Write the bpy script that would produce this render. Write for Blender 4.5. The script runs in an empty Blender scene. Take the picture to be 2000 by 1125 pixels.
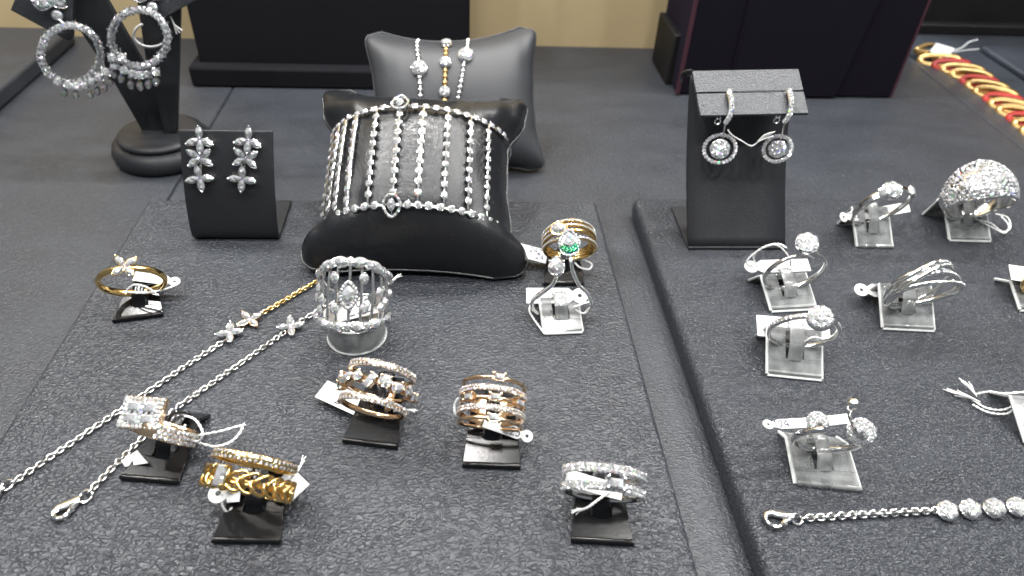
import bpy, math, random
from mathutils import Vector as V, Matrix as M4
random.seed(7)
sc = bpy.context.scene
PI = math.pi
# ------------------------------------------------------------------ camera (lengths in cm, scaled to metres on linking)
FPX, ROLL, YAW, PITCH, H = 1387., math.radians(3.2), math.radians(5.38), math.radians(39.27), 15.5
R0 = V((math.cos(YAW), -math.sin(YAW), 0))
FW = V((math.cos(PITCH)*math.sin(YAW), math.cos(PITCH)*math.cos(YAW), -math.sin(PITCH)))
U0 = R0.cross(FW)
RT = R0*math.cos(ROLL) + U0*math.sin(ROLL)
UP = U0*math.cos(ROLL) - R0*math.sin(ROLL)
CAM = V((0, 0, H))
S = 0.01
cam = bpy.data.cameras.new('camera'); co = bpy.data.objects.new('camera', cam); sc.collection.objects.link(co)
co.matrix_world = M4(((RT.x, UP.x, -FW.x, 0), (RT.y, UP.y, -FW.y, 0), (RT.z, UP.z, -FW.z, H*S), (0, 0, 0, 1)))
cam.sensor_width = 36; cam.lens = 36*FPX/2000; cam.clip_start = 0.005; cam.clip_end = 20
cam.dof.use_dof = True; cam.dof.focus_distance = 0.205; cam.dof.aperture_fstop = 17
sc.camera = co
# ------------------------------------------------------------------ light: shop lamps above the case, plus an added front row and soft panel
w = bpy.data.worlds.new('World'); sc.world = w; w.use_nodes = True
w.node_tree.nodes['Background'].inputs[0].default_value = (0.84, 0.92, 1, 1)
w.node_tree.nodes['Background'].inputs[1].default_value = 0.19
def lamp(loc, aim, size, power, col=(1, 0.985, 0.96), sy=None):
    l = bpy.data.lights.new('area_lamp', 'AREA'); l.energy = power; l.color = col
    l.shape = 'RECTANGLE' if sy else 'DISK'; l.size = size*S
    if sy: l.size_y = sy*S
    o = bpy.data.objects.new('area_lamp', l); sc.collection.objects.link(o)
    o.location = V(loc)*S
    o.rotation_euler = (V(aim)-V(loc)).to_track_quat('-Z', 'Y').to_euler()
for y, z, ps in ((34, 46, .95), (17, 50, .55), (-2, 50, .62)):  # last row is added in front to brighten the camera-facing stones
    for i in range(6):
        x = -40+16*i+(5 if y < 20 else 0)
        lamp((x, y, z), (x*.75, 17, 0), 2.4, ps)
lamp((3, 72, 48), (1, 18, 0), 95, 21, (.84, .92, 1), 34)  # added soft panel behind, gives the leather its broad sheen
cy = sc.cycles; cy.max_bounces = 7; cy.diffuse_bounces = 2; cy.glossy_bounces = 3; cy.transmission_bounces = 5; cy.transparent_max_bounces = 14
cy.caustics_reflective = False; cy.caustics_refractive = False
sc.view_settings.view_transform = 'Standard'; sc.view_settings.look = 'None'
sc.view_settings.exposure = 0.04; sc.view_settings.gamma = 1; sc.view_settings.use_curve_mapping = False
# ------------------------------------------------------------------ pixel helpers (2000 px wide photo)
def ray(u, v): return FW + RT*((u-1000)/FPX) + UP*((562.5-v)/FPX)
def P(u, v, z=0.): d = ray(u, v); return CAM + d*((z-H)/d.z)
def Py(u, v, y): d = ray(u, v); return CAM + d*(y/d.y)
def Pw(u, v, w): return CAM + ray(u, v)*w
def depth(q): return (q-CAM).dot(FW)
def pxcm(q): return FPX/depth(q)
def Ppl(u, v, o, n): d = ray(u, v); return CAM + d*((o-CAM).dot(n)/d.dot(n))
def frame(o, x, n):
    n = V(n).normalized(); x = V(x); x = (x-n*x.dot(n)).normalized(); y = n.cross(x)
    return M4(((x.x, y.x, n.x, o[0]), (x.y, y.y, n.y, o[1]), (x.z, y.z, n.z, o[2]), (0, 0, 0, 1)))
def T(*a): return M4.Translation(V(a))
def Rx(a): return M4.Rotation(a, 4, 'X')
def Ry(a): return M4.Rotation(a, 4, 'Y')
def Rz(a): return M4.Rotation(a, 4, 'Z')
def Sc(a, b=None, c=None):
    return M4.Diagonal((a, a if b is None else b, a if c is None else c, 1))
def rad(a): return math.radians(a)
def spline(pts, n=8, closed=False):
    pts = [V(p) for p in pts]; N = len(pts); out = []
    for i in range(N if closed else N-1):
        g = lambda k: pts[(i+k) % N] if closed else pts[min(max(i+k, 0), N-1)]
        a, b, c, d = g(-1), g(0), g(1), g(2)
        for j in range(n):
            t = j/n
            out.append(.5*((2*b)+(c-a)*t+(2*a-5*b+4*c-d)*t*t+(3*b-a-3*c+d)*t**3))
    if not closed: out.append(pts[-1])
    return out
# ------------------------------------------------------------------ materials
MATS = {}
def mat(name):
    m = bpy.data.materials.new(name); m.use_nodes = True; MATS[name] = m
    nt = m.node_tree; return m, nt, nt.nodes['Principled BSDF']
def N(nt, t, **k):
    n = nt.nodes.new(t)
    for a, b in k.items():
        if a in n.inputs: n.inputs[a].default_value = b
        else: setattr(n, a, b)
    return n
def cmcoord(nt, sx=100., sy=100., sz=100.):
    tc = N(nt, 'ShaderNodeTexCoord'); mp = N(nt, 'ShaderNodeMapping'); mp.inputs['Scale'].default_value = (sx, sy, sz)
    nt.links.new(tc.outputs['Object'], mp.inputs[0]); return mp.outputs[0]
def leather(name, col, rough, scale, depth_mm, stretch=1.5, warp=.1, spec=.5, dust=0., fine=.35, vari=.25):
    m, nt, b = mat(name); L = nt.links.new
    co = cmcoord(nt, 100., 100.*stretch, 100.)
    nz = N(nt, 'ShaderNodeTexNoise', Scale=scale*.55, Detail=3.)
    L(co, nz.inputs['Vector'])
    sub = N(nt, 'ShaderNodeVectorMath', operation='SUBTRACT'); L(nz.outputs['Color'], sub.inputs[0]); sub.inputs[1].default_value = (.5, .5, .5)
    mul = N(nt, 'ShaderNodeVectorMath', operation='SCALE'); L(sub.outputs[0], mul.inputs[0]); mul.inputs['Scale'].default_value = warp*6/scale*2
    add = N(nt, 'ShaderNodeVectorMath', operation='ADD'); L(co, add.inputs[0]); L(mul.outputs[0], add.inputs[1])
    vo = N(nt, 'ShaderNodeTexVoronoi', feature='DISTANCE_TO_EDGE', Scale=scale); L(add.outputs[0], vo.inputs['Vector'])
    mr = N(nt, 'ShaderNodeMapRange'); mr.interpolation_type = 'SMOOTHERSTEP'
    L(vo.outputs['Distance'], mr.inputs['Value']); mr.inputs['From Min'].default_value = -.12; mr.inputs['From Max'].default_value = .42
    fn = N(nt, 'ShaderNodeTexNoise', Scale=scale*2.6, Detail=4.); L(co, fn.inputs['Vector'])
    ma = N(nt, 'ShaderNodeMath', operation='MULTIPLY_ADD'); L(fn.outputs['Fac'], ma.inputs[0]); ma.inputs[1].default_value = fine; L(mr.outputs[0], ma.inputs[2])
    lf = N(nt, 'ShaderNodeTexNoise', Scale=scale*.22, Detail=2.); L(co, lf.inputs['Vector'])
    mb = N(nt, 'ShaderNodeMath', operation='MULTIPLY_ADD'); L(lf.outputs['Fac'], mb.inputs[0]); mb.inputs[1].default_value = .3; L(ma.outputs[0], mb.inputs[2])
    bp = N(nt, 'ShaderNodeBump', Strength=1., Distance=depth_mm*.001); L(mb.outputs[0], bp.inputs['Height']); L(bp.outputs[0], b.inputs['Normal'])
    big = N(nt, 'ShaderNodeTexNoise', Scale=.35, Detail=3.); L(co, big.inputs['Vector'])
    rr = N(nt, 'ShaderNodeMapRange'); L(big.outputs['Fac'], rr.inputs['Value']); rr.inputs['From Min'].default_value = .3; rr.inputs['From Max'].default_value = .7
    rr.inputs['To Min'].default_value = rough-.05; rr.inputs['To Max'].default_value = rough+.06; L(rr.outputs[0], b.inputs['Roughness'])
    c0 = tuple(x*(1-vari) for x in col)+(1,); c1 = tuple(x*(1+vari) for x in col)+(1,)
    mx = N(nt, 'ShaderNodeMix', data_type='RGBA'); L(big.outputs['Fac'], mx.inputs['Factor'])
    mx.inputs['A'].default_value = c0; mx.inputs['B'].default_value = c1
    mx.inputs[6].default_value = c0; mx.inputs[7].default_value = c1
    out = mx.outputs[2]
    if dust:
        dn = N(nt, 'ShaderNodeTexNoise', Scale=5.5, Detail=2.); L(co, dn.inputs['Vector'])
        dr = N(nt, 'ShaderNodeMapRange'); L(dn.outputs['Fac'], dr.inputs['Value']); dr.inputs['From Min'].default_value = .735; dr.inputs['From Max'].default_value = .77
        d2 = N(nt, 'ShaderNodeMath', operation='MULTIPLY'); L(dr.outputs[0], d2.inputs[0]); d2.inputs[1].default_value = dust
        m2 = N(nt, 'ShaderNodeMix', data_type='RGBA'); L(d2.outputs[0], m2.inputs[0]); L(out, m2.inputs[6]); m2.inputs[7].default_value = (.35, .35, .35, 1); out = m2.outputs[2]
    L(out, b.inputs['Base Color']); b.inputs['Specular IOR Level'].default_value = spec
    return m
leather('tray_leather', (.029, .0325, .040), .37, 5.8, .25, 1.5, .16, .5, .6, .05)
leather('pad_leather', (.029, .0325, .040), .37, 6.0, .25, 2.2, .2, .5, .7, .05)
leather('base_leather', (.029, .0325, .040), .42, 6.2, .12, 1.8, .18, .5, .3, .05)
leather('pillow_leather', (.011, .012, .014), .29, 10., .035, 1., .12, .5, .2)
leather('pillow_smooth', (.034, .036, .040), .46, 12., .03, 1., .12, .5)
leather('stand_leather', (.016, .017, .020), .46, 14., .04, 1., .12, .45, .15)
leather('flap_leather', (.034, .037, .043), .36, 7., .09, 1.2, .3, .5, 0., .08)  # light on the flap put into a colour paler than stand_leather
leather('black_fabric', (.004, .004, .006), .8, 30., .03, 1., .1, .2)
leather('black_card', (.007, .007, .008), .6, 30., .02, 1., .1, .25)
def metal(name, col, rough, ns=60., bump=.02):
    m, nt, b = mat(name); b.inputs['Metallic'].default_value = 1; b.inputs['Base Color'].default_value = col+(1,)
    c = cmcoord(nt); n = N(nt, 'ShaderNodeTexNoise', Scale=ns*.3, Detail=3.); nt.links.new(c, n.inputs['Vector'])
    r = N(nt, 'ShaderNodeMapRange'); nt.links.new(n.outputs['Fac'], r.inputs['Value']); r.inputs['To Min'].default_value = rough*.6; r.inputs['To Max'].default_value = rough*1.5
    nt.links.new(r.outputs[0], b.inputs['Roughness'])
    bp = N(nt, 'ShaderNodeBump', Strength=.5, Distance=bump*.001); nt.links.new(n.outputs['Fac'], bp.inputs['Height']); nt.links.new(bp.outputs[0], b.inputs['Normal'])
    return m
metal('silver', (.86, .855, .84), .13)
metal('bead_silver', (.80, .82, .82), .3)
metal('gold', (.88, .63, .26), .15)
metal('rose', (.95, .70, .46), .16)
metal('brushed_gold', (.70, .46, .19), .33)
def gem(name, tint=(1, 1, 1), cells=3.4, dif=.3, gls=.5, spread=1.15):
    m, nt, b = mat(name); L = nt.links.new; nt.nodes.remove(b)
    out = nt.nodes['Material Output']
    co = cmcoord(nt); vo = N(nt, 'ShaderNodeTexVoronoi', feature='F1', Scale=cells); L(co, vo.inputs['Vector'])
    ge = N(nt, 'ShaderNodeNewGeometry')
    sb = N(nt, 'ShaderNodeVectorMath', operation='SUBTRACT'); L(vo.outputs['Color'], sb.inputs[0]); sb.inputs[1].default_value = (.5, .5, .5)
    ml = N(nt, 'ShaderNodeVectorMath', operation='SCALE'); L(sb.outputs[0], ml.inputs[0]); ml.inputs['Scale'].default_value = spread
    ad = N(nt, 'ShaderNodeVectorMath', operation='ADD'); L(ge.outputs['Normal'], ad.inputs[0]); L(ml.outputs[0], ad.inputs[1])
    nm = N(nt, 'ShaderNodeVectorMath', operation='NORMALIZE'); L(ad.outputs[0], nm.inputs[0])
    a = None
    for i, ior in enumerate((2.30, 2.42, 2.56)):
        c = [0, 0, 0, 1]; c[i] = tint[i]
        g = N(nt, 'ShaderNodeBsdfGlass', IOR=ior, Roughness=.0); g.inputs['Color'].default_value = c
        if a is None: a = g.outputs[0]
        else:
            s = N(nt, 'ShaderNodeAddShader'); L(a, s.inputs[0]); L(g.outputs[0], s.inputs[1]); a = s.outputs[0]
    d = N(nt, 'ShaderNodeBsdfDiffuse'); d.inputs['Color'].default_value = (.93*tint[0], .94*tint[1], .95*tint[2], 1); L(nm.outputs[0], d.inputs['Normal'])
    gl = N(nt, 'ShaderNodeBsdfGlossy', Roughness=.10); L(nm.outputs[0], gl.inputs['Normal'])
    hs = N(nt, 'ShaderNodeMix', data_type='RGBA'); hs.inputs[0].default_value = .42; hs.inputs[6].default_value = tint+(1,); L(vo.outputs['Color'], hs.inputs[7]); L(hs.outputs[2], gl.inputs['Color'])  # paints coloured fire glints: random cell tints in the gloss
    mx = N(nt, 'ShaderNodeMixShader'); mx.inputs[0].default_value = gls/(dif+gls); L(d.outputs[0], mx.inputs[1]); L(gl.outputs[0], mx.inputs[2])
    m2 = N(nt, 'ShaderNodeMixShader'); m2.inputs[0].default_value = dif+gls; L(a, m2.inputs[1]); L(mx.outputs[0], m2.inputs[2])
    L(m2.outputs[0], out.inputs['Surface']); return m
gem('diamond', cells=2.2, dif=.26, gls=.58); gem('pave', cells=22., dif=.28, gls=.6); gem('emerald', (.004, .16, .06), 3., .5, .4, .5)
def plain(name, col, rough=.5, spec=.5, **k):
    m, nt, b = mat(name); b.inputs['Roughness'].default_value = rough; b.inputs['Specular IOR Level'].default_value = spec
    c = cmcoord(nt); n = N(nt, 'ShaderNodeTexNoise', Scale=k.get('ns', 6.), Detail=4.); nt.links.new(c, n.inputs['Vector'])
    v = k.get('vari', .12)
    mx = N(nt, 'ShaderNodeMix', data_type='RGBA'); nt.links.new(n.outputs['Fac'], mx.inputs[0])
    mx.inputs[6].default_value = tuple(x*(1-v) for x in col)+(1,); mx.inputs[7].default_value = tuple(min(1, x*(1+v)) for x in col)+(1,)
    nt.links.new(mx.outputs[2], b.inputs['Base Color'])
    if k.get('bump'):
        bp = N(nt, 'ShaderNodeBump', Strength=1., Distance=k['bump']*.001); nt.links.new(n.outputs['Fac'], bp.inputs['Height']); nt.links.new(bp.outputs[0], b.inputs['Normal'])
    if k.get('sheen'): b.inputs['Sheen Weight'].default_value = k['sheen']; b.inputs['Sheen Tint'].default_value = k.get('st', (1, 1, 1, 1))
    return m
plain('black_plastic', (.005, .005, .0055), .17, .32, ns=25., bump=.012)
plain('paper', (.62, .62, .61), .7, .3, ns=9., vari=.04, bump=.02)
plain('ink', (.015, .017, .06), .6)
plain('thread', (.74, .74, .73), .8, .2, ns=40., vari=.1)
plain('wall_paint', (.46, .36, .205), .6, .3, ns=.6, vari=.06)
plain('velvet', (.006, .005, .009), .9, .1, sheen=.04, st=(.35, .25, .5, 1))
plain('piping', (.045, .016, .025), .8, .2)
plain('enamel', (.30, .022, .015), .45, .4)
def acrylic(name, lo, hi):
    m, nt, b = mat(name); L = nt.links.new; nt.nodes.remove(b); out = nt.nodes['Material Output']
    t = N(nt, 'ShaderNodeBsdfTransparent'); t.inputs[0].default_value = (.955, .965, .965, 1)
    g = N(nt, 'ShaderNodeBsdfGlossy', Roughness=.07); d = N(nt, 'ShaderNodeBsdfDiffuse'); d.inputs[0].default_value = (.9, .92, .92, 1)
    tl = N(nt, 'ShaderNodeBsdfTranslucent'); tl.inputs[0].default_value = (.9, .92, .92, 1)
    md = N(nt, 'ShaderNodeMixShader'); md.inputs[0].default_value = .5; L(d.outputs[0], md.inputs[1]); L(tl.outputs[0], md.inputs[2])
    c = cmcoord(nt); n = N(nt, 'ShaderNodeTexNoise', Scale=1.8, Detail=3.); L(c, n.inputs['Vector'])
    r = N(nt, 'ShaderNodeMapRange'); L(n.outputs['Fac'], r.inputs['Value']); r.inputs['From Min'].default_value = .35; r.inputs['From Max'].default_value = .75
    r.inputs['To Min'].default_value = lo; r.inputs['To Max'].default_value = hi
    m1 = N(nt, 'ShaderNodeMixShader'); L(r.outputs[0], m1.inputs[0]); L(t.outputs[0], m1.inputs[1]); L(md.outputs[0], m1.inputs[2])
    fr = N(nt, 'ShaderNodeFresnel', IOR=1.75); m2 = N(nt, 'ShaderNodeMixShader'); L(fr.outputs[0], m2.inputs[0]); L(m1.outputs[0], m2.inputs[1]); L(g.outputs[0], m2.inputs[2])
    L(m2.outputs[0], out.inputs['Surface'])
acrylic('acrylic', .18, .52); acrylic('acrylic_thick', .3, .66)
def acr_edge():  # pale milky colour paints in the light gathered by acrylic edges
    m, nt, b = mat('acrylic_edge'); b.inputs['Base Color'].default_value = (.78, .80, .79, 1); b.inputs['Roughness'].default_value = .25
    b.inputs['Transmission Weight'].default_value = .35; b.inputs['IOR'].default_value = 1.1; b.inputs['Subsurface Weight'].default_value = 0.
    c = cmcoord(nt); n = N(nt, 'ShaderNodeTexNoise', Scale=9.); nt.links.new(c, n.inputs['Vector']); bp = N(nt, 'ShaderNodeBump', Distance=.00005); nt.links.new(n.outputs['Fac'], bp.inputs['Height']); nt.links.new(bp.outputs[0], b.inputs['Normal'])
acr_edge()
# ------------------------------------------------------------------ object helpers
COL = sc.collection
def thing(name, label, cat, at, group=None):
    o = bpy.data.objects.new(name, None); COL.objects.link(o); o.empty_display_size = .005
    o.location = V(at)*S; o['label'] = label; o['category'] = cat
    if group: o['group'] = group
    return o
def world_origin(o):
    p = V((0, 0, 0))
    while o is not None: p = p+o.location; o = o.parent
    return p
class MB:
    def __init__(s): s.v = []; s.f = []
    def add(s, vs, fs, M=None):
        b = len(s.v)
        s.v += [(M @ V(q)) if M is not None else V(q) for q in vs]
        s.f += [tuple(b+i for i in g) for g in fs]; return s
    def tube(s, pts, r, n=8, closed=False, M=None, flat=None):
        pts = [V(p) for p in pts]; K = len(pts); vs = []; fs = []; pn = None
        for i, p in enumerate(pts):
            a = pts[(i-1) % K] if (closed or i) else p; c = pts[(i+1) % K] if (closed or i < K-1) else p
            t = (c-a); t = t.normalized() if t.length > 1e-9 else V((0, 0, 1))
            if pn is None:
                pn = t.orthogonal().normalized() if flat is None else (V(flat)-t*V(flat).dot(t)).normalized()
            else: pn = (pn-t*pn.dot(t)).normalized()
            if flat is not None:
                q = V(flat)-t*V(flat).dot(t)
                if q.length > .05: pn = q.normalized()
            bn = t.cross(pn); rr = r[i] if isinstance(r, list) else r
            ra, rb = rr if isinstance(rr, tuple) else (rr, rr)
            for k in range(n):
                an = 2*PI*k/n; vs.append(p+pn*(ra*math.cos(an))+bn*(rb*math.sin(an)))
        for i in range(K if closed else K-1):
            j = (i+1) % K
            for k in range(n): fs.append((i*n+k, i*n+(k+1) % n, j*n+(k+1) % n, j*n+k))
        if not closed: fs.append(tuple(range(n-1, -1, -1))); fs.append(tuple((K-1)*n+k for k in range(n)))
        return s.add(vs, fs, M)
    def box(s, x0, x1, y0, y1, z0, z1, M=None):
        return s.prism([(x0, y0), (x1, y0), (x1, y1), (x0, y1)], z0, z1, M)
    def prism(s, poly, z0, z1, M=None):
        n = len(poly)
        vs = [(x, y, z0) for x, y in poly]+[(x, y, z1) for x, y in poly]
        fs = [tuple(range(n-1, -1, -1)), tuple(range(n, 2*n))]+[(i, (i+1) % n, n+(i+1) % n, n+i) for i in range(n)]
        return s.add(vs, fs, M)
    def slab(s, top, off):      # polygon of 3D points given thickness by vector off
        n = len(top); top = [V(p) for p in top]; off = V(off)
        vs = top+[p+off for p in top]
        return s.add(vs, [tuple(range(n)), tuple(range(2*n-1, n-1, -1))]+[(i, n+i, n+(i+1) % n, (i+1) % n) for i in range(n)])
    def revolve(s, prof, n=20, M=None):
        vs = []; fs = []; K = len(prof)
        for r, z in prof:
            for k in range(n): a = 2*PI*k/n; vs.append((r*math.cos(a), r*math.sin(a), z))
        for i in range(K-1):
            for k in range(n): fs.append((i*n+k, i*n+(k+1) % n, (i+1)*n+(k+1) % n, (i+1)*n+k))
        fs.append(tuple(range(n-1, -1, -1))); fs.append(tuple((K-1)*n+k for k in range(n)))
        return s.add(vs, fs, M)
    def ball(s, c, r, n=8, M=None, sq=1.):
        m = max(3, n//2); prof = [(max(1e-4, r*math.sin(PI*i/m)), -r*sq*math.cos(PI*i/m)) for i in range(m+1)]
        return s.revolve(prof, n, (M if M is not None else M4())@T(*c))
    def gem(s, kind, M):
        vs, fs = GEOM[kind]; return s.add(vs, fs, M)
    def grid(s, fn, nu, nv, cu=False):
        vs = [fn(i/nu, j/nv) for j in range(nv+1) for i in range(nu if cu else nu+1)]; w_ = nu if cu else nu+1; fs = []
        for j in range(nv):
            for i in range(nu): fs.append((j*w_+i, j*w_+(i+1) % w_, (j+1)*w_+(i+1) % w_, (j+1)*w_+i))
        return s.add(vs, fs)
    def mesh(s, name, m, smooth=40):
        me = bpy.data.meshes.new(name); me.from_pydata([tuple(q*S) for q in s.v], [], s.f); me.update()
        me.materials.append(MATS[m])
        if smooth:
            me.polygons.foreach_set('use_smooth', [True]*len(me.polygons)); me.set_sharp_from_angle(angle=rad(smooth))
        return me
    def build(s, name, m, parent=None, smooth=40, bevel=0, kind=None, seg=2, sub=0):
        og = world_origin(parent)/S if parent else V((0, 0, 0))
        s.v = [q-og for q in s.v]
        o = bpy.data.objects.new(name, s.mesh(name, m, smooth)); COL.objects.link(o); o.parent = parent
        if bevel:
            b = o.modifiers.new('b', 'BEVEL'); b.width = bevel*S; b.segments = seg; b.limit_method = 'ANGLE'; b.angle_limit = rad(35)
        if sub: b = o.modifiers.new('s', 'SUBSURF'); b.levels = b.render_levels = sub
        if kind: o['kind'] = kind
        return o
def tagp(o, label, cat, group=None, kind=None):
    if label: o['label'] = label; o['category'] = cat
    if group: o['group'] = group
    if kind: o['kind'] = kind
    return o
# --- gem shapes: unit radius, +z is the table
GEOM = {}
def outline(kind, n):
    r = []
    for i in range(n):
        a = 2*PI*i/n
        if kind == 'marquise':
            x = math.cos(a); y = .52*math.sin(a)*(1-.35*abs(math.cos(a))**2); r.append((x, y))
        elif kind == 'pear':
            x = math.cos(a); y = .68*math.sin(a)*(1-.38*max(0, math.cos(a))**1.2); r.append((x, y))
        else: r.append((math.cos(a), math.sin(a)))
    return r
def mkgem(name, ol, table=.55, ht=.30, pav=.6):
    n = len(ol); h = n//2
    vs = [(x, y, 0) for x, y in ol]+[(ol[2*i][0]*table, ol[2*i][1]*table, ht) for i in range(h)]+[(x*.98, y*.98, -.06) for x, y in ol]+[(0, 0, -pav)]
    fs = [tuple(n+i for i in range(h))]
    for i in range(h):
        a, b, c = 2*i, 2*i+1, (2*i+2) % n; t, u = n+i, n+(i+1) % h
        fs += [(a, b, t), (t, b, u), (b, c, u)]
    for i in range(n): fs.append((i, n+h+i, n+h+(i+1) % n, (i+1) % n))
    cu = len(vs)-1
    for i in range(h): fs.append((n+h+2*i, cu, n+h+(2*i+2) % n, n+h+2*i+1))
    GEOM[name] = (vs, fs)
mkgem('round', outline('round', 16)); mkgem('marquise', outline('marquise', 16), .5, .26, .4); mkgem('pear', outline('pear', 16), .52, .3, .5)
def mkstep(name, ax, ay):
    def rect(k, z): return [(ax*k, (ay-ax*(1-k)) if 0 else ay*k, z), (-ax*k, ay*k, z), (-ax*k, -ay*k, z), (ax*k, -ay*k, z)]
    L_ = [[(sx*(ax-d), sy*(ay-d), z) for sx, sy in ((1, 1), (-1, 1), (-1, -1), (1, -1))] for d, z in ((.12*ay, -.35*ay), (0, 0), (.16*ay, .18*ay), (.38*ay, .32*ay))]
    vs = sum(L_, []); fs = [(12, 13, 14, 15), (3, 2, 1, 0)]
    for j in range(3):
        for i in range(4): fs.append((j*4+i, j*4+(i+1) % 4, j*4+4+(i+1) % 4, j*4+4+i))
    GEOM[name] = (vs, fs)
mkstep('baguette', 1., .5); mkstep('square', 1., 1.); mkstep('long', 1., .36)
vs = [(math.cos(PI*i/4), math.sin(PI*i/4), -.25) for i in range(8)]+[(math.cos(PI*i/4+.39)*.9, math.sin(PI*i/4+.39)*.9, .1) for i in range(8)]+[(math.cos(PI*i/4)*.5, math.sin(PI*i/4)*.5, .36) for i in range(8)]
fs = [tuple(range(16, 24))]
for i in range(8):
    j = (i+1) % 8; fs += [(i, j, 8+i), (8+i, j, 8+j), (8+i, 16+j, 16+i), (8+i, 8+j, 16+j)]
GEOM['chip'] = (vs, fs)
GM = {}
def stone(parent, kind, M, m='diamond', name='stone'):
    key = (kind, m)
    if key not in GM:
        b = MB().add(*GEOM[kind]); GM[key] = b.mesh('stone_'+kind, m, 0)
    return piece(parent, name, GM[key], M)
def piece(parent, name, me, M):
    o = bpy.data.objects.new(name, me); COL.objects.link(o); o.parent = parent
    og = world_origin(parent)/S
    L_ = T(*(-og)) @ M
    t = L_.to_translation()*S; L_ = L_.copy(); L_[0][3], L_[1][3], L_[2][3] = t
    o.matrix_basis = L_
    return o
def jit(a=.12): return Rx(random.uniform(-a, a)) @ Ry(random.uniform(-a, a)) @ Rz(random.uniform(0, 6.28))
# ------------------------------------------------------------------ setting
ZB = -.9
base = bpy.data.objects.new('display_base', None); COL.objects.link(base); base.location = V((0, 20, ZB))*S; base['kind'] = 'structure'
xs = [-70, -12.1, 28.75, 80]
for i in range(3):
    MB().box(xs[i]+.02, xs[i+1]-.02, -8, 56, ZB-1.2, ZB).build('panel', 'base_leather', base, bevel=.12, seg=3)
o = MB().box(-70, 27.6, 43.9, 45.5, ZB-1.0, 46).build('wall_back', 'wall_paint'); o['kind'] = 'structure'
o = MB().box(27.6, 80, 53, 54.5, ZB-1.0, 46).build('wall_back', 'wall_paint'); o['kind'] = 'structure'
def tray(x0, x1, y0, y1, top, label, m='tray_leather', r=.22):
    o = MB().box(x0, x1, y0, y1, ZB+.003, top).build('display_tray', m, bevel=r, seg=5)
    # hinge origin at its base
    o.data.transform(M4.Translation((-(x0+x1)/2*S, -(y0+y1)/2*S, -ZB*S))); o.location = ((x0+x1)/2*S, (y0+y1)/2*S, ZB*S)
    return tagp(o, label, 'tray')
tray(-12.15, 5.55, -6, 24.47, 0, 'flat grained black leather tray under the cushion and most coloured rings', r=.16)
tray(7.15, 34, -6, 24.8, 0, 'thick grained black leather pad under the clear ring stands at right', 'pad_leather', .28)
tray(-48, -22.4, 27, 42.8, 0, 'raised black pad at the far left behind the hoop earrings', 'base_leather', .2)
tray(34.5, 60, 30, 44.6, -.5, 'low dark pad at the far right beyond the red and gold chain', 'base_leather', .15)
# ------------------------------------------------------------------ background display blocks
def block(name, label, cat, parts):
    t = thing(name, label, cat, parts[0][5]); 
    for nm, m, mk, bv, mod, _ in parts: mk(MB()).build(nm, m, t, bevel=bv)
    return t
t = thing('necklace_stand', 'large black fabric display block with a ledge along its foot, behind the cushions', 'display stand', (-6.8, 38.5, ZB))
MB().box(-13.75, .55, 37.6, 41.5, ZB+.9, 17).build('panel', 'black_fabric', t, bevel=.1)
MB().box(-14.2, .7, 36.9, 42, ZB, ZB+1.1).build('plinth', 'black_fabric', t, bevel=.15)
t = thing('velvet_stand', 'dark plum velvet display block with pinkish edges behind the halo earring stand', 'display stand', (18, 39, ZB))
bx = MB(); bx.box(12.1, 24.6, 36.9, 42, ZB, 18).build('body', 'velvet', t, bevel=.15)
bx = MB(); bx.slab([(14.9, 36.92, ZB+.1), (21.2, 36.92, ZB+.1), (23.2, 36.92, 18), (14.9, 36.92, 18)], (0, -.25, 0)); bx.build('front_panel', 'velvet', t, bevel=.08)
MB().tube([(12.12, 36.9, ZB+.1), (12.12, 36.9, 17.9)], .13, 8).build('edge_piping', 'piping', t)
MB().tube([(24.55, 36.9, ZB+.1), (24.55, 36.9, 17.9)], .07, 8).build('edge_piping', 'piping', t)
o = MB().box(11.75, 12.6, 38.2, 42, ZB, 2.0).build('display_block', 'black_card', None, bevel=.1); o.data.transform(M4.Translation((-.12, -.40, -ZB*S))); o.location = (.12, .40, ZB*S)
tagp(o, 'small black block showing just left of the plum velvet stand', 'block')
t = thing('display_case', 'black display block in the top right corner behind the chain', 'display stand', (40, 50, ZB))
MB().box(31.5, 62, 48.3, 52, ZB+.6, 22).build('panel', 'black_card', t, bevel=.1)
MB().box(30.5, 63, 47.6, 52.5, ZB, ZB+.7).build('plinth', 'black_card', t, bevel=.1)
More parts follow.
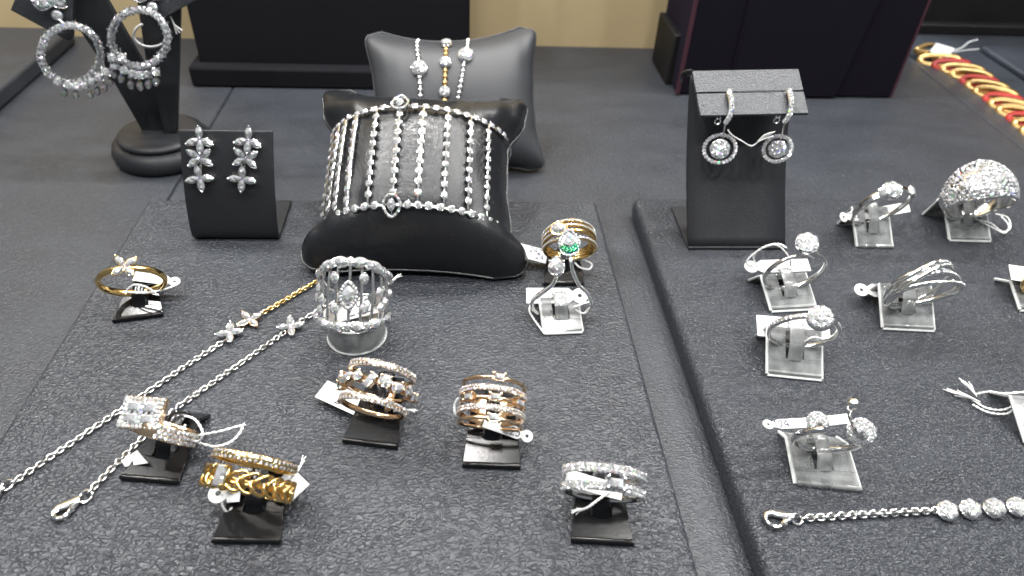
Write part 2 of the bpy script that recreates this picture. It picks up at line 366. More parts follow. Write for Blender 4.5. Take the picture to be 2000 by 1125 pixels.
# ------------------------------------------------------------------ cushions
class Pillow:
    def __init__(s, b, tp, ws, df, db, ear, earb, wr):
        s.rc = 16.; s.rk = .3; s.pe = 2.6; s.sx = .8; s.cx = .8; s.ws = ws; s.b, s.t, s.df, s.db, s.ear, s.earb, s.wr = V(b), V(tp), df, db, ear, earb, wr
        s.ax = (s.t-s.b); s.L = s.ax.length; s.ax.normalize()
        s.x = V((1, 0, 0)); s.x = (s.x-s.ax*s.x.dot(s.ax)).normalized(); s.n = s.x.cross(s.ax)   # n towards the viewer
        if s.n.y > 0: s.n = -s.n
    def hw(s, q):     # half width along the axis
        rc = (1-min(1., abs(2*q-1))**s.rc)**.5*s.rk+1-s.rk; K = s.ws
        i = max(k for k in range(len(K)-1) if K[k][0] <= q+1e-9); f = (q-K[i][0])/(K[i+1][0]-K[i][0]); f = f*f*(3-2*f)
        return rc*(K[i][1]+(K[i+1][1]-K[i][1])*f)
    def pt(s, q, th, off=0.):
        e = max(0., 1-abs(2*q-1)**s.pe)**.5
        c, sn = math.cos(th), math.sin(th)
        w_ = s.hw(q); d = (s.df if sn > 0 else s.db)*e
        ex = s.sx
        x = math.copysign(abs(c)**s.cx, c)*w_; y = math.copysign(abs(sn)**ex, sn)*d
        k = abs(x)/w_
        axs = (s.ear if q > .5 else s.earb)*(q-.5)*2*abs(q-.5)*2*(k**2.2)
        fold = s.wr*(math.sin(x*5.1+1.3)*.5+math.sin(x*8.7+q*3)*.35)*(abs(2*q-1)**1.3)*e*(.5+.5*k)
        y += fold if sn > 0 else 0
        # pinched corners
        p = s.b+s.ax*(q*s.L+axs)+s.x*x+s.n*y
        if off:
            nn = (s.x*(c*.5)+s.n*sn).normalized(); p = p+nn*off
        return p
    def build(s, name, m, label, dimple=0.):
        t = thing(name, label, 'cushion', (s.b.x, s.b.y+1.2, s.zb))
        b = MB()
        def fn(u, v):
            q = .5-.5*math.cos(PI*v) if 0 else v
            return s.pt(min(max(q, .0), 1.), 2*PI*u)
        b.grid(fn, 96, 64, True).build('cover', m, t, smooth=80)
        sm = MB(); K = 60
        rim = [s.pt(i/K, 0, .02) for i in range(K+1)]+[s.pt(1, PI*i/K, 0) for i in range(1, K)]+[s.pt(1-i/K, PI, .02) for i in range(K+1)]+[s.pt(0, PI-PI*i/K, 0) for i in range(1, K)]
        sm.tube(rim, .045, 6, True).build('seam', m, t)
        return t
def cushion(ws, df, db, ear, earb, wr): return Pillow((-1.58, 19.5, .30), (-1.3, 25.1, 3.35), ws, df, db, ear, earb, wr)
pf = cushion([(0, 3.9), (.1, 3.9), (.25, 3.3), (.5, 3.12), (.74, 3.12), (.88, 3.75), (1, 4.1)], 2.6, 2.1, 1.0, .2, .2); pf.zb = 0; pf.pe = 3.4; pf.sx = .92; pf.cx = .95
cf = cushion([(0, 3.22), (1, 3.18)], 2.66, 2.2, 0., 0., 0.); cf.rk = 0.; cf.pe = 3.6; cf.sx = cf.cx = 1.
pf.build('bracelet_cushion', 'pillow_leather', 'shiny black leather cushion wearing the wide diamond cuff bracelet')
pr_ = Pillow((-.05, 28.3, -.55), (-.35, 31.2, 3.95), [(0, 3.9), (.3, 3.5), (.5, 3.45), (.7, 3.5), (1, 3.75)], 1.6, 1.9, .5, .4, .05); pr_.rc = 30.; pr_.rk = .2; pr_.zb = ZB
pr_.build('bracelet_cushion', 'pillow_smooth', 'matt dark grey cushion at the back wearing three thin beaded bracelets')
# wide cuff bracelet of strands
def surf(pl, q, th, off):
    q = min(max(q, .021), .979)
    p = pl.pt(q, th, off); a = pl.pt(q, th+.03, off); b_ = pl.pt(q, th-.03, off)
    c = pl.pt(q+.02, th, off); d = pl.pt(q-.02, th, off)
    n = (b_-a).cross(c-d).normalized()
    if n.dot(pl.n) < -.3: n = -n
    return p, n, (c-d).normalized(), (b_-a).normalized()
def th_for_x(pl, q, x):
    best = min(range(5, 176), key=lambda d: abs((pl.pt(q, rad(d))-pl.b).dot(pl.x)-x)); return rad(best)
cuff = thing('cuff_bracelet', 'wide white metal cuff bracelet of parallel diamond strands on the front cushion', 'bracelet', tuple(pf.pt(.3, rad(90))))
def qfor(v, th):
    return min([i/200 for i in range(4, 197)], key=lambda q: abs(project(cf.pt(q, th, .15))[1]-v))
def project(p): e = p-CAM; w_ = e.dot(FW); return 1000+FPX*e.dot(RT)/w_, 562.5-FPX*e.dot(UP)/w_
QB, QT = qfor(400, rad(104)), qfor(206, rad(104)); print('cuff q', QB, QT)
def rimq(th, top):
    return QT if top else QB
ths = [rad(a) for a in (163, 152, 143, 132, 116, 101, 87, 72, 57, 43)]
st = MB(); prg = MB()
def cupstone(parent, q, th, r, off=.13):
    p, n, ax, tx = surf(cf, q, th, off)
    Mx = frame(p, tx, n)
    prg.revolve([(r*.55, -r*1.1), (r*1.0, -r*.3), (r*1.08, r*.1), (r*.98, r*.18)], 12, Mx)
    for k in range(4): a = PI/4+PI/2*k; prg.ball((r*.95*math.cos(a), r*.95*math.sin(a), r*.2), r*.2, 6, Mx)
    stone(parent, 'round', Mx@T(0, 0, r*.2)@Sc(r*.92)@jit(.1))
for i, th in enumerate(ths):
    ns = 9; pts = []
    for k in range(24):
        q = rimq(th, 0)+(rimq(th, 1)-rimq(th, 0))*k/23; pts.append(surf(cf, q, th, .1)[0])
    n0 = surf(cf, .55, th, .1)[1]
    st.tube(pts, (.05, .11) if i < 4 else (.05, .045), 8, flat=n0)
    for k in range(1, ns+1): cupstone(cuff, rimq(th, 0)+(rimq(th, 1)-rimq(th, 0))*k/(ns+1), th, .112)
pear_th = rad(101)
for top in (0, 1):
    pts = [surf(cf, rimq(rad(d), top), rad(d), .1)[0] for d in range(20, 180, 4)]
    st.tube(pts, .055, 8)
    a = 26
    while a < 176:
        if abs(a-101) > 6.5: cupstone(cuff, rimq(rad(a), top), rad(a), .12)
        # step by arc length
        p0 = surf(cf, rimq(rad(a), top), rad(a), .1)[0]; b_ = a
        while b_ < 178 and (surf(cf, rimq(rad(b_), top), rad(b_), .1)[0]-p0).length < .34: b_ += .5
        a = b_
    bk = [surf(cf, rimq(rad(26), top)+(.02 if top else -.02)*0, rad(d), .07)[0] for d in range(-40, 30, 5)]
    st.tube(bk, .035, 6)
    # pear halo motif
    p, n, ax, tx = surf(cf, rimq(pear_th, top)+(.01 if top else -.012), pear_th, .24)
    Mx = frame(p, ax if top else -ax, n)@Rz(0)
    hal = MB(); ch = MB()
    ol = [(.36*x, .36*y/.68*.78) for x, y in outline('pear', 40)]
    hal.tube([(x, y, 0) for x, y in ol], .055, 8, True, M=Mx)
    hal.tube([(-.36, 0, -.03), (.36, 0, -.03)], .03, 6, M=Mx); hal.tube([(0, -.28, -.03), (0, .28, -.03)], .03, 6, M=Mx)
    h = hal.build('pear_halo', 'silver', cuff)
    for k in range(28):
        x, y = ol[int(k*40/28)]; ch.gem('chip', Mx@T(x, y, .045)@Sc(.042)@jit())
    ch.build('halo_stones', 'pave', h, smooth=0, kind='stuff')
    stone(h, 'pear', Mx@T(-.02, 0, .06)@Sc(.2))
st.build('strands', 'silver', cuff); prg.build('stone_cups', 'silver', cuff)
# three beaded bracelets on the rear cushion
bead_me = {}
def bead(parent, m, Mx):
    if m not in bead_me: bead_me[m] = MB().ball((0, 0, 0), 1, 10).mesh('bead', m, 60)
    return piece(parent, 'bead', bead_me[m], Mx)
def cluster(parent, p, n, r, metal_='silver', nst=(1, 6), name='cluster', x=(1, 0, 0), dome=.25, mat_='diamond', rr=None, cup=True):
    Mx = frame(p, x, n); b = MB()
    b.revolve([(r*.45, -r*.75), (r*.75, -r*.45), (r*.9, -r*(.05+dome)), (r*.86, r*(.06-dome*.75)), (r*.5, r*(.08-dome*.25)), (r*.2, r*.1)], 18, Mx)
    pos = []; K = len(nst)
    for k, c in enumerate(nst):
        rad_ = 0 if c == 1 else r*k*(1.0-.5/K)*1.0/(K-.5) if K > 1 else 0
        for i in range(c): pos.append((rad_, 2*PI*i/c+.3*k, k))
    sr = r/(2*K-1)*1.1
    for (a, an, k) in pos:
        tilt = dome*a/r*1.6; z = r*.24-dome*a*a/r
        b.ball((a*math.cos(an+PI/nst[k])*1.04, a*math.sin(an+PI/nst[k])*1.04, z+sr*.25), sr*.26, 6, Mx)
    hd = b.build(name, metal_, parent)
    for (a, an, k) in pos:
        tilt = dome*a/r*1.6; z = r*.24-dome*a*a/r
        stone(hd, 'round', Mx@T(a*math.cos(an), a*math.sin(an), z)@Rz(an)@Ry(tilt)@Sc(sr)@jit(.15), mat_)
    return hd
def rear_bracelet(label, m, p0, p1, cl, rb, rc):
    # px track top->bottom on the cushion face
    def on(u, v):
        best = None
        d = ray(u, v)
        for iq in range(10, 51):
            q = iq/51
            for dg in [60+.75*k for k in range(81)]:
                p = pr_.pt(q, rad(dg)); e = (p-CAM); s_ = e.dot(d)/d.dot(d); dist = (e-d*s_).length
                if best is None or dist < best[0]: best = (dist, q, rad(dg))
        return best[1], best[2]
    q0, t0 = on(*p0); q1, t1 = on(*p1)
    qs = [(q0+(q1-q0)*i/80, t0+(t1-t0)*i/80) for i in range(81)]
    pts = [surf(pr_, a, b, rb*.9) for a, b in qs]
    t = thing('beaded_bracelet', label, 'bracelet', tuple(pts[-1][0]), 'thin bracelets on the rear cushion')
    MB().tube([p[0] for p in pts], rb*.4, 6).build('wire', m, t)
    cs = []
    for v in cl:
        f = (v-p0[1])/(p1[1]-p0[1]); i = min(range(81), key=lambda k: abs(project(pts[k][0])[1]-v)); cs.append(i)
    acc = 0; last = pts[0][0]
    for i in range(81):
        p = pts[i]
        if (p[0]-last).length >= rb*2.02 or i == 0:
            last = p[0]
            if all((p[0]-pts[c][0]).length > rc*.9 for c in cs): bead(t, m, frame(p[0], p[3], p[2])@Sc(rb, rb, rb*.9))
    for c in cs: cluster(t, pts[c][0]+pts[c][1]*.1, pts[c][1], rc, 'silver', (1, 7), dome=.45)
def project(p): e = p-CAM; w_ = e.dot(FW); return 1000+FPX*e.dot(RT)/w_, 562.5-FPX*e.dot(UP)/w_
rear_bracelet('leftmost white beaded bracelet with one round cluster on the rear cushion', 'bead_silver', (818, 68), (824, 215), [133], .115, .40)
rear_bracelet('gold beaded bracelet with three round clusters, between the two white ones', 'brushed_gold', (874, 80), (868, 205), [86, 122, 180], .115, .28)
rear_bracelet('white beaded bracelet slanting down right of the gold one on rear cushion', 'bead_silver', (914, 80), (889, 212), [108], .105, .38)
# ------------------------------------------------------------------ ring stands
def solve(lipL, lipR, c, wpx, lean, yr):
    A, B = P(*lipL), P(*lipR); Mi = (A+B)/2; d = B-A; W = d.length; d.normalize(); yaw = math.atan2(d.y, d.x)
    nn = V((-d.y, d.x, 0)); lam = rad(lean); z = 1.2
    for _ in range(60):
        q = P(c[0], c[1], z); R = wpx/2/pxcm(q); y = (q-Mi).dot(nn); z += .3*(y-(yr-R*math.sin(lam)))
    q = P(c[0], c[1], z); R = wpx/2/pxcm(q)
    return dict(W=W, yaw=yaw, Ms=T(*Mi)@Rz(yaw), c=q, R=R, lam=lam, zr=z-R*math.cos(lam), yr=yr, xr=(q-Mi).dot(d))
def ring_matrix(s, spin=0, twist=0): return T(*s['c'])@Rz(s['yaw'])@Rx(s['lam'])@Rz(rad(twist))@Ry(rad(spin))
def stand(s, m, label, hw=.2, wt=None, lip=.09, group=None, tongue=.4, rear=.75, block=False, tl=.25):
    Ms = s['Ms']; W = s['W']; wt = wt or W; c0 = Ms.to_translation()
    t = thing('ring_stand', label, 'ring stand', tuple(Ms@V((0, .6, 0))), group)
    zr, yr, lam = max(s['zr'], .16), s['yr'], s['lam']
    th = .16 if m == 'acrylic' else .11
    if m == 'acrylic' and lip > .09: zr += .32; rear *= .75
    # panel line: from (0, lip) through ring bottom contact to ridge
    y1 = yr+hw*.9+.22; slope = (zr-.07-lip)/(yr)
    z1 = lip+slope*y1
    xr = s['xr']*.6
    def pl(y): return lip+slope*y
    hwf, hwt = W/2, wt/2
    def X(y, side): k = y/y1; return (side*(hwf+(hwt-hwf)*k))+xr*k
    ys0, ys1 = y1*.34, y1*.92; tw = tongue/2
    b = MB()
    def q(x, y, dz=0): return Ms@V((x, y, pl(y)+dz))
    dn = Ms.to_3x3()@V((0, .0, -th))
    def strip(poly): b.slab([q(x, y) for x, y in poly], dn)
    strip([(X(0, -1), 0), (X(0, 1), 0), (X(ys0, 1), ys0), (X(ys0, -1), ys0)])
    kx = lambda y: xr*y/y1
    strip([(X(ys0, -1), ys0), (kx(ys0)-tw-.05, ys0), (kx(ys1)-tw-.05, ys1), (X(ys1, -1), ys1)])
    strip([(kx(ys0)+tw+.05, ys0), (X(ys0, 1), ys0), (X(ys1, 1), ys1), (kx(ys1)+tw+.05, ys1)])
    strip([(X(ys1, -1), ys1), (X(ys1, 1), ys1), (X(y1, 1), y1), (X(y1, -1), y1)])
    b.build('panel', m, t, bevel=.012)
    if block:
        lb = MB(); hb = max(.2, lip)
        lb.slab([Ms@V((x, y, z)) for x, y, z in ((-hwf, -.02, .0), (hwf, -.02, .0), (hwf*.98, .0, hb), (-hwf*.98, .0, hb))], Ms.to_3x3()@V((0, .24, 0))).build('front_lip', m+'_thick', t, bevel=.03)
    else:
        lb = MB(); lb.tube([Ms@V((-hwf+.02, 0, .075)), Ms@V((-hwf+.06, -.01, .075)), Ms@V((hwf-.06, -.01, .075)), Ms@V((hwf-.02, 0, .085))], [(.085, .085)]*4, 14).build('front_lip', m, t)
    rl = MB(); y2 = y1+rear
    rl.slab([Ms@V((X(y1, -1), y1-.02, z1)), Ms@V((X(y1, 1), y1-.02, z1)), Ms@V((X(y1, 1), y2, .09)), Ms@V((X(y1, -1), y2, .09))], Ms.to_3x3()@V((0, -.02, -.09))).build('rear_leg', m, t, bevel=.02)
    if m == 'acrylic':  # added pale tubes imitate light caught in the panel edges
        for sd in (-1, 1):
            eb = MB(); eb.tube([q(X(0, sd), .0, -th*.4), q(X(y1, sd), y1, -th*.4), Ms@V((X(y1, sd), y2, .06))], .06, 6); eb.build('lit_edge', 'acrylic_edge', t)
        if block: MB().tube([Ms@V((-hwf, -.03, .05)), Ms@V((hwf, -.03, .05))], .05, 6).build('lit_edge', 'acrylic_edge', t)
    tg = MB(); gp = .13
    path = [(ys0-.02, -.02), (ys0+.06, .05), (ys0+.2, gp+.08), (yr-hw*.4, gp+.1), (yr+hw*.7+tl*.6, gp+.1), (yr+hw*.8+tl, gp+.02), (yr+hw*.8+tl+.1, -.04)]
    pts = spline([Ms@V((kx(y), y, pl(y)+dz)) for y, dz in path], 5)
    tg.tube(pts, (tw, .055), 12, flat=Ms.to_3x3()@V((1, 0, 0))).build('tongue', m+'_thick' if m == 'acrylic' else m, t)
    return t
# ------------------------------------------------------------------ ring pieces
def rp(Mr, phi, R, y=0.): return Mr@V((R*math.sin(phi), y, R*math.cos(phi)))
def rn(Mr, phi): return (Mr.to_3x3()@V((math.sin(phi), 0, math.cos(phi)))).normalized()
def rt(Mr, phi): return (Mr.to_3x3()@V((math.cos(phi), 0, -math.sin(phi)))).normalized()
def ra(Mr): return (Mr.to_3x3()@V((0, 1, 0))).normalized()
def band(b, Mr, R, wd, tk, y=0., p0=0., p1=360., n=72, ex=.75):
    f = lambda g, a: g(a) if callable(g) else g
    closed = abs(p1-p0-360) < .01; K = 14; vs = []; fs = []; cnt = n if closed else n+1
    for i in range(cnt):
        a = rad(p0+(p1-p0)*i/n); Rr, ww, tt, yy = f(R, a), f(wd, a), f(tk, a), f(y, a)
        for k in range(K):
            c, s_ = math.cos(2*PI*k/K), math.sin(2*PI*k/K)
            dy = math.copysign(abs(c)**ex, c)*ww; dr = math.copysign(abs(s_)**ex, s_)*tt
            vs.append(rp(Mr, a, Rr+dr, yy+dy))
    for i in range(n):
        j = (i+1) % cnt
        for k in range(K): fs.append((i*K+k, i*K+(k+1) % K, j*K+(k+1) % K, j*K+k))
    if not closed: fs += [tuple(range(K-1, -1, -1)), tuple((cnt-1)*K+k for k in range(K))]
    return b.add(vs, fs)
def pave(parent, Mr, R, y, sr, p0, p1, rows=1, row_gap=None, name='pave_stones', beads=None, m='pave', pitch=1.9):
    b = MB(); g = MB(); f = lambda q, a: q(a) if callable(q) else q
    row_gap = row_gap or sr*1.8; L_ = abs(rad(p1-p0))*f(R, 0); n = max(2, int(L_/(sr*pitch)))
    for r_ in range(rows):
        dy = (r_-(rows-1)/2)*row_gap
        for i in range(n):
            a = rad(p0+(p1-p0)*(i+.5*(r_ % 2))/n)
            Mx = frame(rp(Mr, a, f(R, a), f(y, a)+dy), rt(Mr, a), rn(Mr, a))
            b.gem('chip', Mx@T(0, 0, sr*.1)@Sc(sr)@jit(.18))
            for s_ in (-1, 1): g.ball((sr*.95, s_*sr*.8, sr*.2), sr*.3, 5, Mx)
    b.build(name, m, parent, smooth=0, kind='stuff')
    if beads: g.build('bead_prongs', beads, parent, kind='stuff')
def ring(label, at, group=None): return thing('finger_ring', label, 'ring', tuple(at), group)
def setting(b, Mx, ax, ay, pr=.045, h=.16):     # basket with four prongs
    b.slab([Mx@V((sx*ax*.85, sy*ay*.85, -h*.3)) for sx, sy in ((1, 1), (-1, 1), (-1, -1), (1, -1))], Mx.to_3x3()@V((0, 0, -h)))
    for sx in (-1, 1):
        for sy in (-1, 1):
            b.tube([Mx@V((sx*ax*.8, sy*ay*.8, -h)), Mx@V((sx*ax, sy*ay, 0)), Mx@V((sx*ax*.93, sy*ay*.93, h*.45))], pr*.8, 6); b.ball((sx*ax*.92, sy*ay*.92, h*.5), pr, 6, Mx)
def flower(parent, Mx, r, metal_, petals=(45, 135, 225, 315), lift=.12, name='flower'):
    b = MB(); ps = []
    for a in petals:
        Mp = Mx@Rz(rad(a))@Ry(-lift)@T(r*.53, 0, .02)
        b.add([(x*r*.5, y*r*.5, -.03) for x, y in outline('marquise', 16)]+[(x*r*.3, y*r*.3, -.14*r/.27) for x, y in outline('marquise', 16)],
              [tuple(range(16, 32))[::-1]]+[(i, (i+1) % 16, 16+(i+1) % 16, 16+i)[::-1] for i in range(16)], Mp)
        b.tube([Mp@V((x*r*.5, y*r*.5, -.01)) for x, y in outline('marquise', 20)], r*.035, 5, True)
        b.ball((r*.5, 0, r*.05), r*.09, 7, Mp); ps.append(Mp)
    b.ball((0, 0, .0), r*.12, 8, Mx)
    fl = b.build(name, metal_, parent)
    for Mp in ps: stone(fl, 'marquise', Mp@Sc(r*.48, r*.5, r*.62), name='petal_stone')
    return fl
# ------------------------------------------------------------------ tags and threads
DIG = {'2': [(0, .8), (.25, 1), (.6, .9), (.6, .65), (.1, .1), (0, 0), (.7, .02)], '4': [(.55, 0), (.5, 1), (0, .4), (.75, .38)],
       '3': [(0, .9), (.4, 1), (.6, .8), (.3, .55), (.65, .3), (.4, 0), (0, .1)], '5': [(.65, 1), (.15, 1), (.1, .6), (.5, .62), (.6, .3), (.35, 0), (0, .1)],
       '7': [(0, 1), (.65, 1), (.25, 0)], '9': [(.6, .8), (.3, 1), (.05, .75), (.3, .5), (.6, .8), (.5, 0)], '0': [(.3, 1), (0, .5), (.3, 0), (.6, .5), (.3, 1)], '1': [(.2, .8), (.4, 1), (.4, 0)], ' ': []}
def tag(label, a, b_, wd, n, head=True, text=(), flip=False, bend=0., strings=(), tufts=(), ts=.3, group=None, tcol='thread'):
    A, B = P(*a), P(*b_); x = B-A; L_ = x.length; n = V(n); n = n-x*(n.dot(x)/x.dot(x)); Mx = frame(A, x, n)
    t = thing('price_tag', label, 'price tag', tuple((A+B)/2), group); th = .03
    def bw(p):
        if bend: p = V((p[0], p[1], p[2]+bend*((p[0]/L_-.5)**2*4-1)))
        return Mx@V(p)
    pb = MB(); x0 = 0.
    if head:
        hr = wd*.48; K = 24; hl = hr*.28; vs = []; fs = []
        for z in (0, th):
            for r_ in (hr, hl):
                for k in range(K): an = 2*PI*k/K; vs.append(bw((hr+r_*math.cos(an), r_*math.sin(an), z)))
        for k in range(K):
            j = (k+1) % K; o_, i_, O, I = 0, K, 2*K, 3*K
            fs += [(o_+k, o_+j, O+j, O+k), (i_+j, i_+k, I+k, I+j), (O+k, O+j, I+j, I+k), (o_+j, o_+k, i_+k, i_+j)]
        pb.add(vs, fs); x0 = 2*hr*.93
    nx = 10; vs = []; fs = []
    for z in (0, th):
        for i in range(nx+1):
            xx = x0+(L_-x0)*i/nx; k = wd/2*(.55 if head and i == 0 else 1)
            vs += [bw((xx, -k, z)), bw((xx, k, z))]
    O = 2*(nx+1)
    for i in range(nx):
        a_ = 2*i; fs += [(O+a_, O+a_+2, O+a_+3, O+a_+1), (a_+1, a_+3, a_+2, a_), (a_, a_+2, O+a_+2, O+a_), (a_+3, a_+1, O+a_+1, O+a_+3)]
    fs += [(1, 0, O, O+1), (O-2, O-1, 2*O-1, 2*O-2)]
    pb.add(vs, fs).build('paper', 'paper', t, smooth=30)
    if text:
        ib = MB()
        for (tx, ty, hgt, s_) in text:
            xx = tx
            for ch in s_:
                pts = [((xx+px*hgt*.75)*1., ty+py*hgt) for px, py in DIG[ch]]
                if flip: pts = [(2*tx-p, 2*ty+hgt-q_) for p, q_ in pts]
                if len(pts) > 1: ib.tube([bw((p, q_, th+.004)) for p, q_ in spline([V((p, q_, 0)) for p, q_ in pts], 4) for p, q_ in [(p, q_)]] if 0 else [bw((w_.x, w_.y, th+.004)) for w_ in spline([V((p, q_, 0)) for p, q_ in pts], 4)], .014, 5)
                xx += hgt*.75
        ib.build('writing', 'ink', t)
    add_strings(t, strings, tufts, ts)
    return t
def add_strings(t, strings, tufts=(), ts=.03, name='string'):
    for pl_ in strings:
        pts = spline([P(*p) for p in pl_], 10); b = MB(); pr2 = .026
        for s_ in (0, PI):
            b.tube([p+V((math.cos(i*1.1+s_), math.sin(i*1.1+s_)*.6, math.sin(i*1.1+s_)*.6))*.018 for i, p in enumerate(pts)], pr2*.8, 6)
        b.build(name, 'thread', t)
    for (p0, p1, nst, spread) in tufts:
        A, B = P(*p0), P(*p1); b = MB()
        for k in range(nst):
            j = V((random.uniform(-1, 1), random.uniform(-1, 1), random.uniform(-.6, 1)))*spread; e = random.uniform(.75, 1.1)
            b.tube(spline([A, A.lerp(B, .5*e)+j*.35+V((0, 0, .02)), A.lerp(B, e)+j], 5), .012, 5)
        b.build('frayed_end', 'thread', t)
CAMN = lambda q: (CAM-q).normalized()
def facing(u, v, z, up=.5): q = P(u, v, z); return (CAMN(q)*(1-up)+V((0, 0, 1))*up)
# ================================================================== RINGS
# --- flower ring on black stand (left)
s = solve((221, 629), (320, 616), (258, 549), 128, 28, .8)
stand(s, 'black_plastic', 'small black plastic stand under the single gold flower ring', wt=s['W']*.62, rear=.5)
Mr = ring_matrix(s, 0, 0); R = s['R']
t = ring('thin yellow gold ring with a four petal diamond flower, leftmost on the tray', s['c']-V((0, 0, R)))
b = MB(); band(b, Mr, R-.09, lambda a: .10+.03*(1-math.cos(a))/2, .08, ex=1.).build('band', 'gold', t)
fp = Ppl(243, 521, rp(Mr, rad(-18), R+.1), facing(243, 521, 2, .3))
b = MB(); b.tube([rp(Mr, rad(-16), R-.05), fp-V((0, 0, .05))], .08, 8).build('flower_stem', 'gold', t)
flower(t, frame(fp, RT, facing(243, 521, 2, .35))@Rz(rad(-4)), .40, 'gold', (50, 138, 232, 322))
tag('white round headed tag lying behind the thin gold flower ring', (352, 552, .5), (262, 540, .75), .36, facing(310, 550, .5, .7), True,
    strings=[[(246, 568, .62), (262, 556, .9), (285, 560, .9), (303, 572, .75), (288, 571, .7), (262, 571, .65)], [(246, 570, .6), (280, 572, .75), (318, 566, .6), (345, 556, .5)]])
# --- rectangular halo ring on black stand
s = solve((238, 934), (352, 944), (322, 842), 128, 36, 1.2)
stand(s, 'black_plastic', 'black plastic stand under the square headed diamond ring', hw=.3, wt=s['W']*.62, rear=.5, tongue=.42)
Mr = ring_matrix(s, 0, -12); R = s['R']
t = ring('wide diamond ring with a big rectangular head of baguettes and pave', s['c']-V((0, 0, R)))
b = MB(); bd = band(b, Mr, R-.09, .2, .08).build('band', 'rose', t)
pave(bd, Mr, R, 0, .062, 15, 100, 3, beads='rose'); 
hc = Ppl(277, 807, rp(Mr, rad(-38), R+.22), V((0, 0, 1))); hn = (rn(Mr, rad(-30))*.6+facing(277, 807, 2, .3)*.6)
Mh = frame(hc, P(320, 778, 2)-P(236, 770, 2), hn)
hx = 43/pxcm(hc)*.98; hy = .40
b = MB()
b.prism([(-hx, -hy), (hx, -hy), (hx, hy), (-hx, hy)], -.16, 0, Mh); b.prism([(-hx*.7, -hy*.7), (hx*.7, -hy*.7), (hx*.4, hy*.4), (-hx*.4, hy*.4)], -.36, -.16, Mh)
b.prism([(-hx, -hy), (hx, -hy), (hx, -hy*.68), (-hx, -hy*.68)], 0, .05, Mh).prism([(-hx, hy*.68), (hx, hy*.68), (hx, hy), (-hx, hy)], 0, .05, Mh)
b.prism([(-hx, -hy*.68), (-hx*.72, -hy*.68), (-hx*.72, hy*.68), (-hx, hy*.68)], 0, .05, Mh).prism([(hx*.72, -hy*.68), (hx, -hy*.68), (hx, hy*.68), (hx*.72, hy*.68)], 0, .05, Mh)
hd = b.build('head', 'rose', t, bevel=.01)
ch = MB(); sr = .058
for row in (0, 1):
    for i in range(9):
        for sg in (-1, 1): ch.gem('chip', Mh@T((-hx+.05)+(2*hx-.1)*i/8, sg*(hy-.06-row*.09), .055)@Sc(sr)@jit())
        if 1 <= i <= 6:
            for sg in (-1, 1): ch.gem('chip', Mh@T(sg*(hx-.06-row*.08), (-hy+.14)+(2*hy-.28)*(i-1)/5, .055)@Sc(sr)@jit())
for i in range(9): ch.gem('chip', Mh@T((-hx+.05)+(2*hx-.1)*i/8, -hy, -.07)@Rx(PI/2)@Sc(sr))
ch.build('pave_stones', 'pave', hd, smooth=0, kind='stuff')
for sx in (-1, 1):
    for sy in (-1, 1): stone(hd, 'baguette', Mh@T(sx*hx*.39, sy*hy*.36, .05)@Sc(hx*.29, hy*.58, .4))
for k in range(5): stone(hd, 'round', Mh@T(0, (k-2)*hy*.31, .06)@Sc(.068)@jit(.2))
for k in (-2, -1, 1, 2): stone(hd, 'round', Mh@T(k*hx*.28, 0, .06)@Sc(.05)@jit(.2))
ts_ = thing('price_tag', 'loop of white thread tied to the square headed ring with a slip of paper', 'price tag', tuple(P(385, 860, .6)))
add_strings(ts_, [[(362, 812, 1.2), (382, 820, 1.5), (396, 845, 1.5), (388, 862, 1.2), (366, 856, 1.0), (357, 840, 1.1), (362, 830, 1.2)], [(388, 850, 1.1), (430, 842, .7), (473, 832, .5), (455, 860, .5), (420, 872, .6), (380, 862, .9)]], [((470, 833, .5), (480, 829, .5), 6, .04)])
MB().slab([P(268, 880, .35), P(237, 900, .05), P(244, 912, .05), P(290, 905, .3)], (0, 0, .02)).build('paper', 'paper', ts_)
# --- gold curb chain and pave double ring
s = solve((416, 1057), (550, 1059), (490, 932), 170, 30, 1.3)
stand(s, 'black_plastic', 'black plastic stand under the yellow gold chain link ring', hw=.35, wt=s['W']*.66, rear=.4, tongue=.42)
Mr = ring_matrix(s, 0, -10); R = s['R']
t = ring('chunky yellow gold double ring, pave band over curb chain links with one baguette', s['c']-V((0, 0, R)))
b = MB(); bd = band(b, Mr, R-.1, .12, .07, y=.36).build('band', 'gold', t); pave(bd, Mr, R-.05, .36, .05, -88, 88, 2, .1, beads='gold', pitch=2.3)
lm = MB(); lm.tube([(.2*math.cos(a), .115*math.sin(a), 0) for a in [2*PI*k/16 for k in range(16)]], (.05, .042), 8, True); lme = lm.mesh('curb_link', 'gold', 60)
nl = 22
for i in range(nl):
    a = 2*PI*i/nl
    if abs(((math.degrees(a)+180) % 360)-180+18) < 8: continue
    for sg in (-1, 1):
        Mx = frame(rp(Mr, a+sg*.05, R-.05, -.16+sg*.085), rt(Mr, a), rn(Mr, a))
        piece(t, 'link', lme, Mx@Rz(sg*.55)@Rx(sg*.45))
b = MB(); band(b, Mr, R-.16, .05, .03, y=-.16).build('band', 'gold', t)
Mx = frame(rp(Mr, rad(-17), R+.08, -.13), ra(Mr), rn(Mr, rad(-17)))
b = MB(); setting(b, Mx, .22, .14, .05); b.prism([(-.25, -.16), (.25, -.16), (.25, .16), (-.25, .16)], -.14, -.02, Mx); b.build('baguette_setting', 'gold', t, bevel=.02); stone(t, 'long', Mx@T(0, 0, .02)@Sc(.23, .36, .4))
tag('white round headed tag behind the yellow gold chain link ring', (407, 966, .5), (470, 960, .55), .5, facing(430, 970, .5, .5), True,
    strings=[[(432, 965, .55), (434, 985, .4), (444, 1000, .25), (452, 992, .3)]])
